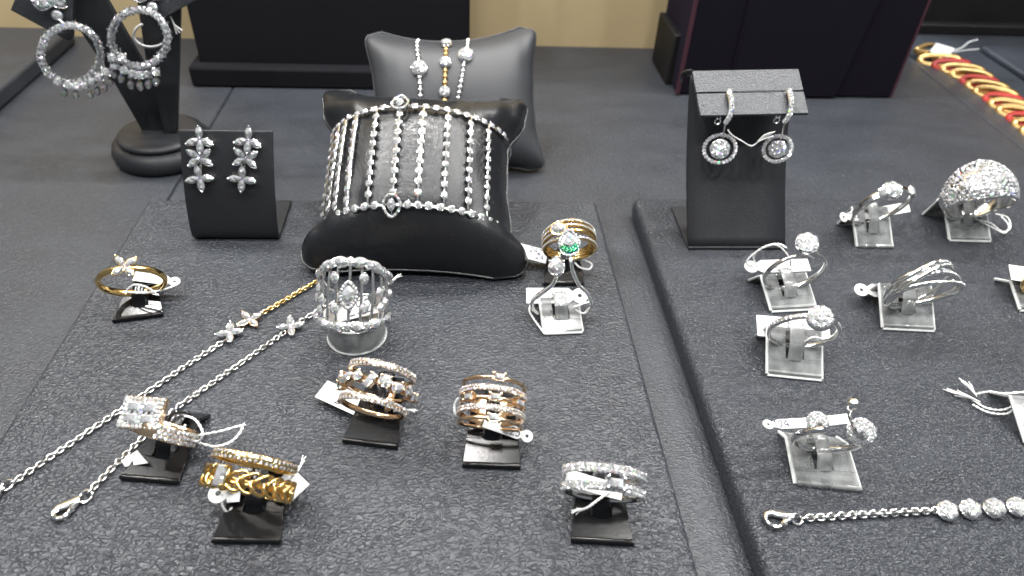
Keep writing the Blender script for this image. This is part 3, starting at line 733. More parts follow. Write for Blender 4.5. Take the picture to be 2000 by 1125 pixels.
tag('square white tag end with frayed thread right of the gold chain link ring', (556, 960, .5), (588, 930, .6), .62, facing(570, 950, .5, .5), False,
    strings=[[(565, 935, 1.), (580, 920, 1.0), (592, 900, 1.)]], tufts=[((586, 912, 1.), (594, 893, 1.), 8, .05)])
# --- lattice ring on clear cylinder
C0 = P(697, 660, .0); C0 = V((P(640, 650).x*.5+P(757, 650).x*.5, P(697, 693).y+.86, 0))
t = thing('ring_stand', 'clear acrylic cylinder under the wide lattice diamond ring', 'ring stand', tuple(C0))
b = MB(); rc = .9; hc_ = .95
b.revolve([(rc*.97, 0.0), (rc, .04), (rc, hc_-.04), (rc*.97, hc_)], 48, T(*C0)).build('cylinder', 'acrylic_thick', t)
for z_ in (.04, hc_-.03): MB().tube([C0+V((rc*math.cos(a), rc*math.sin(a), z_)) for a in [2*PI*k/60 for k in range(60)]], .035, 6, True).build('lit_edge', 'acrylic_edge', t)  # added pale rims imitate light caught in the cylinder's edges
MB().prism([(-.12, 0), (.12, 0), (.06, -.75), (-.06, -.75)], 0, .03, T(C0.x+.02, C0.y-.45, hc_-.12)@Rx(rad(80))).build('slot_wedge', 'paper', t)
q = P(692, 580, 2.0); R = 139/2/pxcm(q)-.02
s = dict(c=q, R=R, lam=rad(46), yaw=0.); Mr = ring_matrix(s, 0, -2)
t = ring('wide openwork diamond ring with marquise rims and vertical bars on the clear cylinder', q-V((0, 0, R)))
hwf_ = lambda a: .2+.72*max(0, math.cos(a*.66))**1.3 if abs(a) < 2.35 else .2
b = MB(); w1 = lambda a: hwf_((a+PI) % (2*PI)-PI)
band(b, Mr, R-.1, .05, .04, y=w1, p0=-150, p1=150); band(b, Mr, R-.1, .05, .04, y=lambda a: -w1(a), p0=-150, p1=150)
band(b, Mr, R-.1, .18, .05, p0=140, p1=220, n=20)
for a in (-100, -78, -60, -40, -22, 0, 20, 40, 60, 78, 100):
    a_ = rad(a); b.tube([rp(Mr, a_, R-.1, -w1(a_)), rp(Mr, a_, R-.03, 0), rp(Mr, a_, R-.1, w1(a_))], .042, 6)
lat = b.build('band', 'silver', t)
pb = MB()
for sg in (-1, 1):
    for i in range(-6, 7):
        a_ = rad(i*14.5); Mx = frame(rp(Mr, a_, R+.02, sg*w1(a_)), rt(Mr, a_)*math.cos(.0)+ra(Mr)*(-sg*.45*math.sin(a_)), rn(Mr, a_)+ra(Mr)*sg*.15)
        big = abs(i) % 2 == 1
        Ms_ = Mx@Rz(.25*sg*(1 if i % 4 == 1 else -1))
        if big: stone(t, 'marquise', Ms_@Sc(.25, .29, .34)); pb.tube([Ms_@V((x*.26, y*.30, -.02)) for x, y in outline('marquise', 16)], .02, 5, True)
        else: stone(t, 'round', Ms_@Sc(.135)); pb.revolve([(.06, -.1), (.135, -.03), (.14, .0)], 10, Ms_)
        for k in (-1, 1): pb.ball((k*(.20 if big else .11), .0, .05), .032, 6, Ms_)
for a, y in ((-78, .18), (-60, -.12), (-40, .45), (-36, -.38), (36, .45), (38, -.36), (60, .1), (78, -.15), (96, .1), (-96, -.05), (66, -.3), (-66, -.4)):
    a_ = rad(a*.62 if abs(a) < 50 else a*.85); Mx = frame(rp(Mr, a_, R+.02, y*(1.05)), ra(Mr), rn(Mr, a_)); stone(t, 'pear', Mx@Sc(.17, .21, .24)); pb.revolve([(.06, -.12), (.13, -.03), (.145, .0)], 10, Mx)
    pb.ball((.14, 0, .04), .03, 6, Mx)
Mx = frame(rp(Mr, 0, R+.07, -.02), ra(Mr), rn(Mr, 0))
pb.tube([Mx@V((x*.36, y*.36/.52*.62, -.02)) for x, y in outline('marquise', 28)], .06, 8, True)
pb.build('settings', 'silver', t)
mh = MB()
for k in range(22): x, y = outline('marquise', 22)[k]; mh.gem('chip', Mx@T(x*.36, y*.36/.52*.62, .04)@Sc(.05)@jit())
mh.build('halo_stones', 'pave', t, smooth=0, kind='stuff')
stone(t, 'marquise', Mx@T(0, 0, .05)@Sc(.26, .34, .3))
tag('white tag with blue writing inside the wide lattice ring', (655, 612, 1.15), (745, 590, 1.35), .6, facing(700, 600, 1.2, .3), False, text=[(.35, -.2, .4, '25'), (.9, -.2, .4, '2')],
    strings=[[(735, 575, 1.7), (760, 552, 1.8), (772, 545, 1.8)]], tufts=[((762, 551, 1.8), (782, 537, 1.85), 9, .06)])
# --- rose gold three row ring
s = solve((670, 862), (778, 875), (738, 762), 140, 26, 1.05)
stand(s, 'black_plastic', 'black plastic stand under the rose gold ring with mixed cut stones', hw=.5, wt=s['W']*.62, rear=.4, tongue=.42)
Mr = ring_matrix(s, 0, -5); R = s['R']
t = ring('three row rose gold ring, mixed cut diamonds between two pave bands', s['c']-V((0, 0, R)))
for y in (.46, -.46):
    bd = band(MB(), Mr, R-.1, .08, .07, y=y).build('band', 'rose', t); pave(bd, Mr, R-.05, y, .056, -95, 95, 2, .085, beads='rose', pitch=2.2)
band(MB(), Mr, R-.12, .05, .05, y=0).build('band', 'rose', t)
b = MB()
for sg in (-1, 1): band(b, Mr, R-.1, .3, .03, p0=160, p1=200, n=16)
kinds = ['round', 'pear', 'marquise', 'square', 'baguette', 'round', 'pear', 'square', 'baguette']
for i, k in enumerate(kinds):
    a_ = rad(-84+i*21); Mx = frame(rp(Mr, a_, R+.04, (.03 if i % 2 else -.03)), rt(Mr, a_), rn(Mr, a_))@Rz((.7, -.5, .5, .75, 1.1, 0, .5, .6, .2)[i])
    sz = dict(round=.17, pear=.2, marquise=.25, square=.13, baguette=.2)[k]
    stone(t, k, Mx@T(0, 0, .05)@Sc(sz)); setting(b, Mx, sz*.78, sz*(.75 if k in ('round', 'square') else .5), .042, .14)
b.build('settings', 'rose', t)
tag('white tag with a digit poking out left of the rose gold mixed stone ring', (705, 795, .35), (628, 760, .3), .6, facing(660, 770, .4, .6), False, text=[(.75, -.05, .26, '2')], flip=True,
    strings=[[(760, 795, .8), (772, 790, 1.0), (785, 798, .9), (770, 803, .8)]], tufts=[((785, 800, .8), (812, 803, .7), 8, .05)])
# --- rose gold five band ring
s = solve((903, 910), (1017, 914), (961, 793), 136, 26, 1.15)
stand(s, 'black_plastic', 'black plastic stand under the five band rose gold ring', hw=.5, wt=s['W']*.7, rear=.4, tongue=.42)
Mr = ring_matrix(s, 0, -4); R = s['R']
t = ring('rose gold ring of five stacked bands, plain and pave by turns, with small baguettes', s['c']-V((0, 0, R)))
def bag(t, Mr, a, y, R, m):
    Mx = frame(rp(Mr, rad(a), R+.02, y), rt(Mr, rad(a)), rn(Mr, rad(a))); b = MB(); setting(b, Mx, .15, .085, .04, .1); b.prism([(-.14, -.09), (.14, -.09), (.14, .09), (-.14, .09)], -.1, -.01, Mx); b.build('baguette_setting', m, t); stone(t, 'baguette', Mx@T(0, 0, .02)@Sc(.13, .14, .2))
for i, y in enumerate((-.52, -.25, 0, .25, .52)):
    if i % 2: bd = band(MB(), Mr, R-.08, .07, .06, y=y).build('band', 'rose', t); pave(bd, Mr, R-.03, y, .042, -95, 95, 2, .078, beads='rose', pitch=2.2)
    else: band(MB(), Mr, R-.09+(.03 if i == 0 else 0)*0, .05, .05, y=lambda a, y=y: y*(1-.25*max(0, -math.cos(a))), ex=1.).build('band', 'rose', t)
for a, y in ((8, .52), (6, -.52), (5, 0), (-42, 0), (52, 0)): bag(t, Mr, a, y, R-.03, 'rose')
band(MB(), Mr, R-.12, .36, .03, p0=150, p1=210, n=20).build('shank', 'rose', t)
tag('white tag with dark digits hanging out of the five band rose gold ring', (1040, 856, .45), (945, 822, .85), .34, facing(990, 840, .6, .4), True, text=[(.62, -.1, .2, '25')], flip=True,
    strings=[[(905, 822, .9), (890, 810, 1.2), (888, 790, 1.4), (895, 778, 1.6)]])
# --- white two row ring
s = solve((1114, 1056), (1237, 1063), (1178, 945), 164, 27, 1.1)
stand(s, 'black_plastic', 'black plastic stand under the white two row ring at the bottom', hw=.3, wt=s['W']*.68, rear=.4, tongue=.42)
Mr = ring_matrix(s, 0, -4); R = s['R']
t = ring('white gold ring of two pave rows joined by one baguette, nearest the camera', s['c']-V((0, 0, R)))
for y in (.2, -.2):
    bd = band(MB(), Mr, R-.08, .09, .06, y=y).build('band', 'silver', t); pave(bd, Mr, R-.02, y, .062, -95, 95, 2, .09, beads='silver', pitch=1.75)
b = MB(); Mx = frame(rp(Mr, rad(8), R+.06, -.13), rt(Mr, rad(8)), rn(Mr, rad(8))); setting(b, Mx, .2, .13, .055, .14); b.prism([(-.19, -.11), (.19, -.11), (.19, .11), (-.19, .11)], -.12, -.02, Mx); b.build('baguette_setting', 'silver', t)
stone(t, 'baguette', Mx@T(0, 0, .03)@Sc(.17, .22, .3))
tag('crumpled white tag threaded through the white two row ring', (1105, 930, 1.3), (1215, 962, .95), .38, facing(1150, 945, 1, .4), False, bend=.08,
    strings=[[(1190, 962, 1.), (1170, 975, .9), (1150, 990, .8), (1132, 998, .7)], [(1110, 952, 1.0), (1150, 962, .95), (1200, 966, .9), (1235, 955, .9)]], tufts=[((1140, 994, .75), (1118, 1000, .65), 9, .07)])
# --- gold triple band with emerald pear
s = solve((1060, 556), (1140, 556), (1112, 478), 108, 23, .85)
stand(s, 'black_plastic', 'black plastic stand mostly hidden behind the clear stand, under the emerald ring', hw=.3, wt=s['W']*.75, rear=.5, tongue=.36)
Mr = ring_matrix(s, 0, 0); R = s['R']
t = ring('yellow gold pave ring of stacked bands with a pear head and green emerald crescent', s['c']-V((0, 0, R)))
for k, y in enumerate((.42, .24, .04, -.24)):
    bd = band(MB(), Mr, R-.08, .065, .06, y=(lambda a, y=y: y*(.35+.65*(1+math.cos(a))/2))).build('band', 'gold', t)
    pave(bd, Mr, R-.02, (lambda a, y=y: y*(.35+.65*(1+math.cos(a))/2)), .047, -95, 95 if k != 2 else -20, 1, beads='gold', pitch=2.2)
def pear_head(t, u, v, zhint, L_, ang, metal_, big, name='pear_head', em=False):
    Mx = frame(P(u, v, zhint), RT, facing(u, v, zhint, .35))@Rz(rad(ang)); b = MB(); ol = [(x*L_, y*L_*1.12) for x, y in outline('pear', 32)]
    b.add([(x, y, 0) for x, y in ol]+[(x*.6, y*.6, -.18) for x, y in ol], [tuple(range(32)), tuple(range(63, 31, -1))]+[(i, 32+i, 32+(i+1) % 32, (i+1) % 32) for i in range(32)], Mx)
    b.tube([Mx@V((x, y, .0)) for x, y in ol], .035, 6, True)
    hd = b.build(name, metal_, t)
    if big:
        c = MB()
        for k in range(26): x, y = outline('pear', 26)[k]; c.gem('chip', Mx@T(x*L_*.93, y*L_*1.04, .03)@Sc(.05)@jit())
        c.build('halo_stones', 'pave', hd, smooth=0, kind='stuff')
        for (x, y, r_) in ((.35, 0, .1), (.12, .12, .1), (.12, -.12, .1), (-.08, 0, .11), (.55, 0, .07), (-.02, .24, .07), (-.02, -.24, .07)): stone(hd, 'round', Mx@T(x*L_, y*L_*1.1, .05)@Sc(r_*L_/.4)@jit(.2))
        for k in range(5):
            a_ = rad(180+(k-2)*26); stone(hd, 'square', Mx@T(-.0*L_+.6*L_*math.cos(a_), .58*L_*math.sin(a_), .05)@Rz(a_)@Sc(.09*L_/.4, .085*L_/.4, .09), 'emerald', 'emerald_stone')
    else:
        stone(hd, 'pear', Mx@T(0, 0, .06)@Sc(L_*.92, L_, L_))
        for k in (0, 90, 180, 270): b2 = 1
    return hd
hz = 2.05
pear_head(t, 1112, 474, hz, .46, 92, 'silver', True)
pear_head(t, 1091, 446, 2.25, .27, 8, 'gold', False)
tag('white tag with blue digits beside the emerald ring, half behind the cushion', (1088, 508, .35), (1012, 488, .55), .55, facing(1040, 495, .4, .6), False, text=[(.75, -.02, .2, '24'), (1.02, -.24, .2, '242')], flip=True,
    strings=[[(1120, 506, .6), (1140, 508, .6), (1156, 516, .4), (1150, 526, .3), (1132, 522, .4), (1122, 512, .5)]])
# --- open ring with two pear ends
s = solve((1063, 653), (1137, 650), (1097, 588), 116, 22, .62)
stand(s, 'acrylic', 'clear acrylic stand under the open pear tipped ring beside the cushion', hw=.12, lip=.12, block=True, rear=.7, tongue=.42)
Mr = ring_matrix(s, 0, 0); R = s['R']; On, An = s['c'], ra(Mr)
t = ring('open white gold ring with a pear diamond tip and a pave tail curving upward', s['c']-V((0, 0, R)))
def onp(pts): return [Ppl(u, v, On, An) for u, v in pts]
loop = onp([(1087, 538), (1078, 556), (1058, 572), (1040, 588), (1043, 606), (1062, 617), (1097, 620), (1132, 614), (1154, 596), (1148, 574), (1131, 556), (1119, 530), (1115, 506)])
pts = spline(loop, 8)
bd = MB().tube(pts, (.085, .06), 10, flat=An).build('band', 'silver', t)
c = MB(); nrm = lambda p, q_: (An.cross((q_-p).normalized()))
for i in range(2, len(pts)-1):
    if i < 24 or i > 64:
        d_ = (pts[i+1]-pts[i-1]).normalized(); n_ = An.cross(d_); 
        if n_.dot(pts[i]-On) < 0: n_ = -n_
        n_ = CAMN(pts[i]); n_ = (n_-d_*n_.dot(d_)).normalized(); c.gem('chip', frame(pts[i]+n_*.09, d_, n_)@Sc(.055)@jit())
c.build('pave_stones', 'pave', bd, smooth=0, kind='stuff')
q = Ppl(1087, 519, On, An); pear_head(t, 1087, 520, q.z, .29, 92, 'silver', False)
Mx = frame(P(1087, 521, q.z), RT, facing(1087, 520, q.z, .35)); b = MB()
for k in (35, 145, 270, 90): b.ball((.24*math.cos(rad(k)), .27*math.sin(rad(k)), .05), .04, 6, Mx)
b.build('prongs', 'silver', t)
tag('white tag with round punched head inside the open pear tipped ring', (1148, 578, .75), (1028, 578, .7), .55, facing(1090, 585, .6, .5), True, text=[(.75, -.12, .26, '32')],
    strings=[[(1040, 590, .8), (1034, 605, .6), (1042, 622, .4), (1055, 640, .2), (1064, 652, .1)], [(1120, 600, .7), (1150, 590, .6), (1153, 602, .5), (1140, 612, .5), (1125, 606, .6)]])
# --- flower cluster ring, plain band
GRP = None
s = solve((1505, 610), (1592, 605), (1552, 531), 124, 17, .75)
stand(s, 'acrylic', 'clear acrylic stand under the plain ring with the flower shaped cluster', hw=.12, lip=.14, block=True, rear=.8, tongue=.44)
Mr = ring_matrix(s, 0, 0); R = s['R']
t = ring('plain white gold ring with a scalloped round diamond cluster', s['c']-V((0, 0, R)))
b = MB(); band(b, Mr, R-.07, lambda a: .09-.03*math.cos(a), .06, ex=1.).build('band', 'silver', t)
p = rp(Mr, rad(22), R+.18); p = Ppl(1576, 475, p, V((0, 1, 0))); n_ = facing(1576, 475, 2.4, .55)
cluster(t, p, n_, .42, 'silver', (1, 7), 'cluster_head', dome=.12); b = MB(); b.tube([rp(Mr, rad(20), R-.08), p-n_.normalized()*.2], [.14, .28], 10).build('gallery', 'silver', t)
tag('white round headed tag looped through the scalloped cluster ring', (1454, 522, .55), (1580, 518, .6), .5, facing(1510, 520, .5, .55), True, text=[(1.1, -.08, .28, '2'), (1.45, -.2, .28, '2')],
    strings=[[(1478, 520, .6), (1472, 500, 1.), (1492, 482, 1.5), (1520, 476, 1.9), (1536, 484, 1.9)], [(1474, 526, .6), (1458, 512, .9), (1480, 490, 1.4), (1515, 478, 1.85), (1540, 500, 1.5), (1545, 520, 1.0)]])
# --- round cluster ring with pave band
s = solve((1497, 733), (1603, 744), (1569, 648), 136, 20, .8)
stand(s, 'acrylic', 'clear acrylic stand under the pave shouldered round cluster ring', hw=.12, lip=.14, block=True, rear=.8, tongue=.44)
Mr = ring_matrix(s, 0, 0); R = s['R']
t = ring('white gold ring with pave shoulders, a domed round cluster and a square tag', s['c']-V((0, 0, R)))
bd = band(MB(), Mr, R-.07, .09, .06).build('band', 'silver', t); pave(bd, Mr, R-.02, 0, .062, -85, -6, 1, beads='silver'); pave(bd, Mr, R-.02, 0, .062, 50, 98, 1, beads='silver')
p = Ppl(1603, 619, rp(Mr, rad(25), R+.2), V((0, 1, 0))); n_ = facing(1603, 619, 2.3, .45)
cluster(t, p, n_, .42, 'silver', (1, 6, 11), 'cluster_head', dome=.35); MB().tube([rp(Mr, rad(26), R-.08), p-n_.normalized()*.2], [.12, .26], 10).build('gallery', 'silver', t)
tag('square cornered white tag behind the pave shouldered cluster ring', (1478, 636, .75), (1620, 648, .75), .72, facing(1540, 640, .5, .5), False, text=[(.6, -.05, .24, '1'), (.9, -.05, .24, '7')],
    strings=[[(1570, 668, .8), (1590, 658, 1.), (1612, 664, .9)]])
# --- three stone ring
s = solve((1673, 483), (1742, 484), (1720, 405), 118, 22, .72)
stand(s, 'acrylic', 'clear acrylic stand under the ring with baguette shoulders', hw=.14, lip=.1, rear=.6, tongue=.4)
Mr = ring_matrix(s, 0, 12); R = s['R']
t = ring('white gold ring with a round cluster between tapered baguette shoulders', s['c']-V((0, 0, R)))
band(MB(), Mr, lambda a: R-.08+.02*math.cos(a), lambda a: .11+.06*math.cos(a), .06).build('band', 'silver', t)
p = Ppl(1742, 372, rp(Mr, rad(22), R+.15), V((0, 1, 0))); n_ = facing(1742, 372, 2.2, .5)
cluster(t, p, n_, .40, 'silver', (1, 7), 'cluster_head', dome=.1)
b = MB()
for a in (-10, -22, 52): Mx = frame(rp(Mr, rad(a), R+.06), rt(Mr, rad(a)), rn(Mr, rad(a))-ra(Mr)*.3); stone(t, 'baguette', Mx@Sc(.19, .3, .3)); b.prism([(-.2, -.17), (.2, -.17), (.2, .17), (-.2, .17)], -.14, -.02, Mx)
b.build('shoulder', 'silver', t, bevel=.02)
tag('curled white tag with blue digits through the baguette shouldered ring', (1640, 425, 1.0), (1775, 404, 1.05), .40, facing(1700, 415, 1, .15), True, bend=.18, text=[(.5, -.1, .22, '233'), (1.7, -.02, .22, '97')])
# --- pave dome ring
s = solve((1853, 471), (1932, 473), (1909, 386), 128, 18, .72)
stand(s, 'acrylic', 'clear acrylic stand under the pave dome ring at upper right', hw=.3, lip=.13, block=True, rear=.8, tongue=.44)
Mr = ring_matrix(s, 4, 3); R = s['R']
t = ring('huge domed white gold ring covered all over in pave diamonds', s['c']-V((0, 0, R)))
dw = lambda a: .2+.66*max(0., math.cos(a*.8) if abs(a) < 1.96 else 0)**.8
wr = lambda a: dw((a+PI) % (2*PI)-PI)
Rd = lambda a: R-.1
bd = MB(); K = 12
def dome_pt(a, k, off=0.):      # k -1..1 across
    w_ = wr(a); return rp(Mr, a, R+off+.1*max(0, math.cos(a))-.26*(k*w_/.85)**2*1.1, k*w_+.08)
bd.grid(lambda u, v: dome_pt(rad(-180+360*u), -1+2*v), 72, 14); bd.grid(lambda u, v: dome_pt(rad(-180+360*u), 1-2*v, -.12), 72, 14)
for sg in (-1, 1): bd.tube([dome_pt(rad(a), sg, -.05) for a in range(-180, 180, 5)], .06, 6, True)
bo = bd.build('band', 'silver', t)
c = MB(); pr3 = MB(); a = -100.
while a < 100:
    w_ = wr(rad(a)); m_ = max(3, int(2*w_/.105))
    for k in range(m_):
        kk = -1+2*(k+.5+random.uniform(-.32, .32))/m_
        if abs(kk) > 1: continue
        aj = a+random.uniform(-2, 2); p0 = dome_pt(rad(aj), kk); da = dome_pt(rad(aj+2), kk)-p0; dk = dome_pt(rad(aj), kk+.02)-p0; n_ = dk.cross(da).normalized()
        if n_.dot(p0-Mr.to_translation()) < 0: n_ = -n_
        Mx = frame(p0, da, n_); c.gem('chip', Mx@T(0, 0, .012)@Sc(.056)@jit(.25)); pr3.ball((.055, .02, .02), .016, 5, Mx)
    a += 5.6
c.build('pave_stones', 'pave', bo, smooth=0, kind='stuff'); pr3.build('bead_prongs', 'silver', bo, kind='stuff')
p = dome_pt(rad(4), -.25, .05); stone(t, 'round', frame(p, RT, facing(1912, 357, 2.5, .4))@Sc(.17))
tag('round white tag head left of the pave dome ring', (1828, 392, .8), (1850, 398, .8), .34, facing(1838, 395, .7, .5), True,
    strings=[[(1905, 428, .8), (1935, 436, .6), (1958, 452, .35), (1973, 445, .3), (1968, 425, .4), (1945, 418, .6)], [(1910, 430, .75), (1940, 445, .5), (1962, 455, .3), (1970, 440, .35), (1955, 422, .5)]])
# --- crossover ring
s = solve((1722, 643), (1822, 648), (1798, 566), 138, 24, .72)
stand(s, 'acrylic', 'clear acrylic stand under the crossover band ring', hw=.2, lip=.14, block=True, rear=.8, tongue=.44)
Mr = ring_matrix(s, 0, 14); R = s['R']
t = ring('white gold ring of several crossing polished bands with diamond ends', s['c']-V((0, 0, R)))
for k, (am, ph, of) in enumerate(((.28, .5, .08), (.24, .9, .2), (.3, 2.5, 0.), (.26, 2.1, -.14), (.2, 3.2, -.25))):
    yf = lambda a, am=am, ph=ph, of=of: am*math.sin(a+ph)*(.3+.7*(1+math.cos(a))/2)+of*(.3+.7*(1+math.cos(a))/2)
    bd = band(MB(), Mr, (lambda a, k=k: R-.08+.03*math.cos(2*a+k)), .085, .07, y=yf, ex=1.).build('band', 'silver', t)
    pave(bd, Mr, (lambda a, k=k: R-.015+.03*math.cos(2*a+k)), yf, .045, 10, 85, 1, beads='silver')
c1 = Ppl(1830, 522, rp(Mr, rad(45), R), An)
tag('white round headed tag lying left under the crossover ring', (1668, 566, .5), (1800, 572, .6), .5, facing(1730, 568, .5, .55), True, text=[(.65, -.1, .3, '7'), (1.7, -.0, .2, '2')],
    strings=[[(1800, 582, .7), (1815, 575, .8), (1828, 584, .7)]])
# --- two cluster ring with a bead, flat stand
s = solve((1553, 945), (1680, 958), (1620, 859), 140, 22, .85)
stand(s, 'acrylic', 'flat clear acrylic stand under the ring with two clusters, lower right', hw=.12, lip=.07, rear=.5, tongue=.4, wt=s['W']*.95)
Mr = ring_matrix(s, 0, 0); R = s['R']
t = ring('white gold open ring with two round clusters and one polished bead', s['c']-V((0, 0, R)))
band(MB(), Mr, R-.06, .09, .07, p0=40, p1=330, ex=1.).build('band', 'silver', t)
for (u, v, r_, nm) in ((1597, 824, .31, (1, 6, 11)), (1683, 843, .40, (1, 6, 12))):
    p = P(u, v, 1.85 if u < 1650 else 1.75); n_ = facing(u, v, 1.8, .15); cluster(t, p, n_, r_, 'silver', nm, 'cluster_head', dome=.3)
    e = rp(Mr, rad(-30 if u < 1650 else 40), R-.06); MB().tube([e, p-n_.normalized()*.12], [.07, .14], 8).build('stem', 'silver', t)
p = P(1667, 790, 1.9); MB().ball(tuple(p), .2, 20).build('polished_bead', 'silver', t, smooth=80); MB().tube([p, P(1660, 815, 1.7), rp(Mr, rad(25), R-.1)], .06, 8).build('stem', 'silver', t)
tag('folded white tag lying across the two cluster ring', (1490, 830, 1.3), (1658, 818, 1.3), .3, facing(1560, 825, 1.3, .85), True, text=[(.3, -.1, .2, '124')], bend=.06)
# --- cropped stands at the right border
s = solve((1990, 608), (2080, 610), (2066, 545), 125, 20, .72)
stand(s, 'acrylic', 'clear acrylic stand cut off by the right border below the dome ring', hw=.12, lip=.14, block=True, rear=.9, tongue=.44)
Mr = ring_matrix(s, 0, 0); R = s['R']; t = ring('gold ring barely showing at the right border', s['c']-V((0, 0, R))); band(MB(), Mr, R-.07, .12, .07).build('band', 'gold', t)
tag('white tag on the clear stand at the right border', (1972, 532, .9), (2060, 545, .8), .6, facing(2000, 540, .8, .5), False)
s = solve((2000, 868), (2120, 880), (2070, 785), 150, 20, .85)
stand(s, 'acrylic', 'clear acrylic stand with a white thread tassel, cut off by the right border', hw=.12, lip=.14, block=True, rear=1.0, tongue=.44)
ts_ = thing('thread_tassel', 'frayed white thread tassel lying at the right border', 'thread', tuple(P(1930, 790, .1)))
add_strings(ts_, [[(1905, 770, .3), (1930, 765, .5), (1960, 768, .7), (2010, 765, .8)], [(1900, 790, .1), (1930, 805, .1), (1965, 808, .2), (1985, 795, .5), (2010, 785, .7)], [(1893, 775, .12), (1925, 796, .1), (1960, 800, .2), (1990, 785, .5)]],
            [((1908, 775, .2), (1880, 742, .25), 12, .12), ((1915, 785, .15), (1856, 762, .12), 14, .12)])
# ================================================================== CHAINS
lk = {}
def link_mesh(m, L_=.095, W_=.064, r_=.025):
    k = (m, L_)
    if k not in lk: lk[k] = MB().tube([(L_*math.cos(a), W_*math.sin(a), 0) for a in [2*PI*i/14 for i in range(14)]], r_, 7, True).mesh('link', m, 70)
    return lk[k]
def chain(t, pts, m, pitch=.13, z=.1, L_=.095, W_=.064, r_=.025, start=0):
    wp = [P(u, v, z) for u, v in pts]; pos = []; acc = 0.; i = 0; cur = wp[0]; out = [(wp[0], (wp[1]-wp[0]).normalized())]
    total = sum((wp[k+1]-wp[k]).length for k in range(len(wp)-1)); n = int(total/pitch)
    for k in range(n+1):
        d = total*k/n; a = 0
        while a < len(wp)-2 and d > (wp[a+1]-wp[a]).length: d -= (wp[a+1]-wp[a]).length; a += 1
        dr = (wp[a+1]-wp[a]).normalized(); p = wp[a]+dr*d
        Mx = frame(p, dr, V((0, 0, 1)))@Rx(rad(28 if k % 2 else -58)+random.uniform(-.15, .15))
        piece(t, 'link', link_mesh(m, L_, W_, r_), Mx)
def clasp(t, a, b_, m='silver', size=1., flipx=1):
    A, B = P(*a, .1), P(*b_, .1); L_ = (B-A).length; Mx = frame(A, B-A, V((0, 0, 1)))
    f = flipx
    body = [(.0, .02), (.08*L_, .2*f*L_), (.28*L_, .27*f*L_), (.5*L_, .2*f*L_), (.72*L_, .12*f*L_), (.97*L_, .05*f*L_)]
    low = [(.0, .02), (.06*L_, -.13*f*L_), (.2*L_, -.24*f*L_), (.4*L_, -.22*f*L_), (.58*L_, -.1*f*L_), (.8*L_, -.02*f*L_)]
    b = MB(); b.tube([Mx@V((x, y, .02)) for x, y in [(p.x, p.y) for p in spline([V((x, y, 0)) for x, y in body], 6)]], [(.06*size, .055*size+.05*size*min(1, i/18)) for i in range(31)], 10, flat=V((0, 0, 1)))
    b.tube([Mx@V((x, y, .02)) for x, y in [(p.x, p.y) for p in spline([V((x, y, 0)) for x, y in low], 6)]], [.05*size]*25+[.07*size]*6, 8)
    b.tube([Mx@V((.55*L_, -.1*f*L_, .03)), Mx@V((.58*L_, -.25*f*L_, .04))], .05*size, 7)
    b.build('clasp', m, t)
    return Mx
def ringlet(t, u, v, r_, m='silver', wire=.035, z=.08):
    c = P(u, v, z); MB().tube([c+V((r_*math.cos(a), r_*math.sin(a), .03*math.sin(a))) for a in [2*PI*k/20 for k in range(20)]], wire, 8, True).build('jump_ring', m, t)
t = thing('chain_bracelet', 'fine white and rose gold chain with two flower stations, upper of the pair', 'bracelet', tuple(P(300, 755)))
chain(t, [(27, 941), (120, 878), (224, 808), (284, 768), (360, 716), (436, 667)], 'silver'); chain(t, [(511, 612), (560, 584), (622, 547)], 'gold', .11, .12, .085, .06, .027)
flower(t, frame(P(449, 651, .16), RT, (0, -.15, 1))@Rz(.1), .40, 'silver', (10, 95, 190, 280)); flower(t, frame(P(488, 625, .16), RT, (0, -.15, 1)), .40, 'rose', (40, 135, 222, 318))
ringlet(t, 14, 948, .13); clasp(t, (-30, 985), (8, 950), size=1.)
t = thing('chain_bracelet', 'fine white chain with one flower station and a lobster clasp, lower of the pair', 'bracelet', tuple(P(351, 793)))
chain(t, [(177, 957), (230, 903), (284, 849), (351, 792), (450, 723), (553, 651)], 'silver'); chain(t, [(583, 630), (632, 600)], 'silver')
flower(t, frame(P(568, 638, .16), RT, (0, -.15, 1))@Rz(.1), .40, 'silver', (8, 98, 188, 282))
ringlet(t, 167, 970, .15); clasp(t, (106, 1012), (158, 976), size=1.15)
t = thing('tennis_bracelet', 'white chain bracelet with a row of round clusters and lobster clasp, bottom right', 'bracelet', tuple(P(1700, 1005)))
chain(t, [(1572, 1012), (1700, 1004), (1828, 997)], 'silver', .14, .1, .11, .08, .032)
ringlet(t, 1556, 1014, .13); clasp(t, (1496, 1018), (1552, 1012), size=1.1, flipx=1)
for (u, v) in ((1852, 996), (1897, 993), (1943, 991), (1989, 988), (2034, 985), (2080, 983)):
    p = P(u, v, .24); cluster(t, p, facing(u, v, .3, .6)+V((random.uniform(-.1, .1), 0, 0)), .29, 'silver', (1, 6), 'cluster_link', dome=.3)
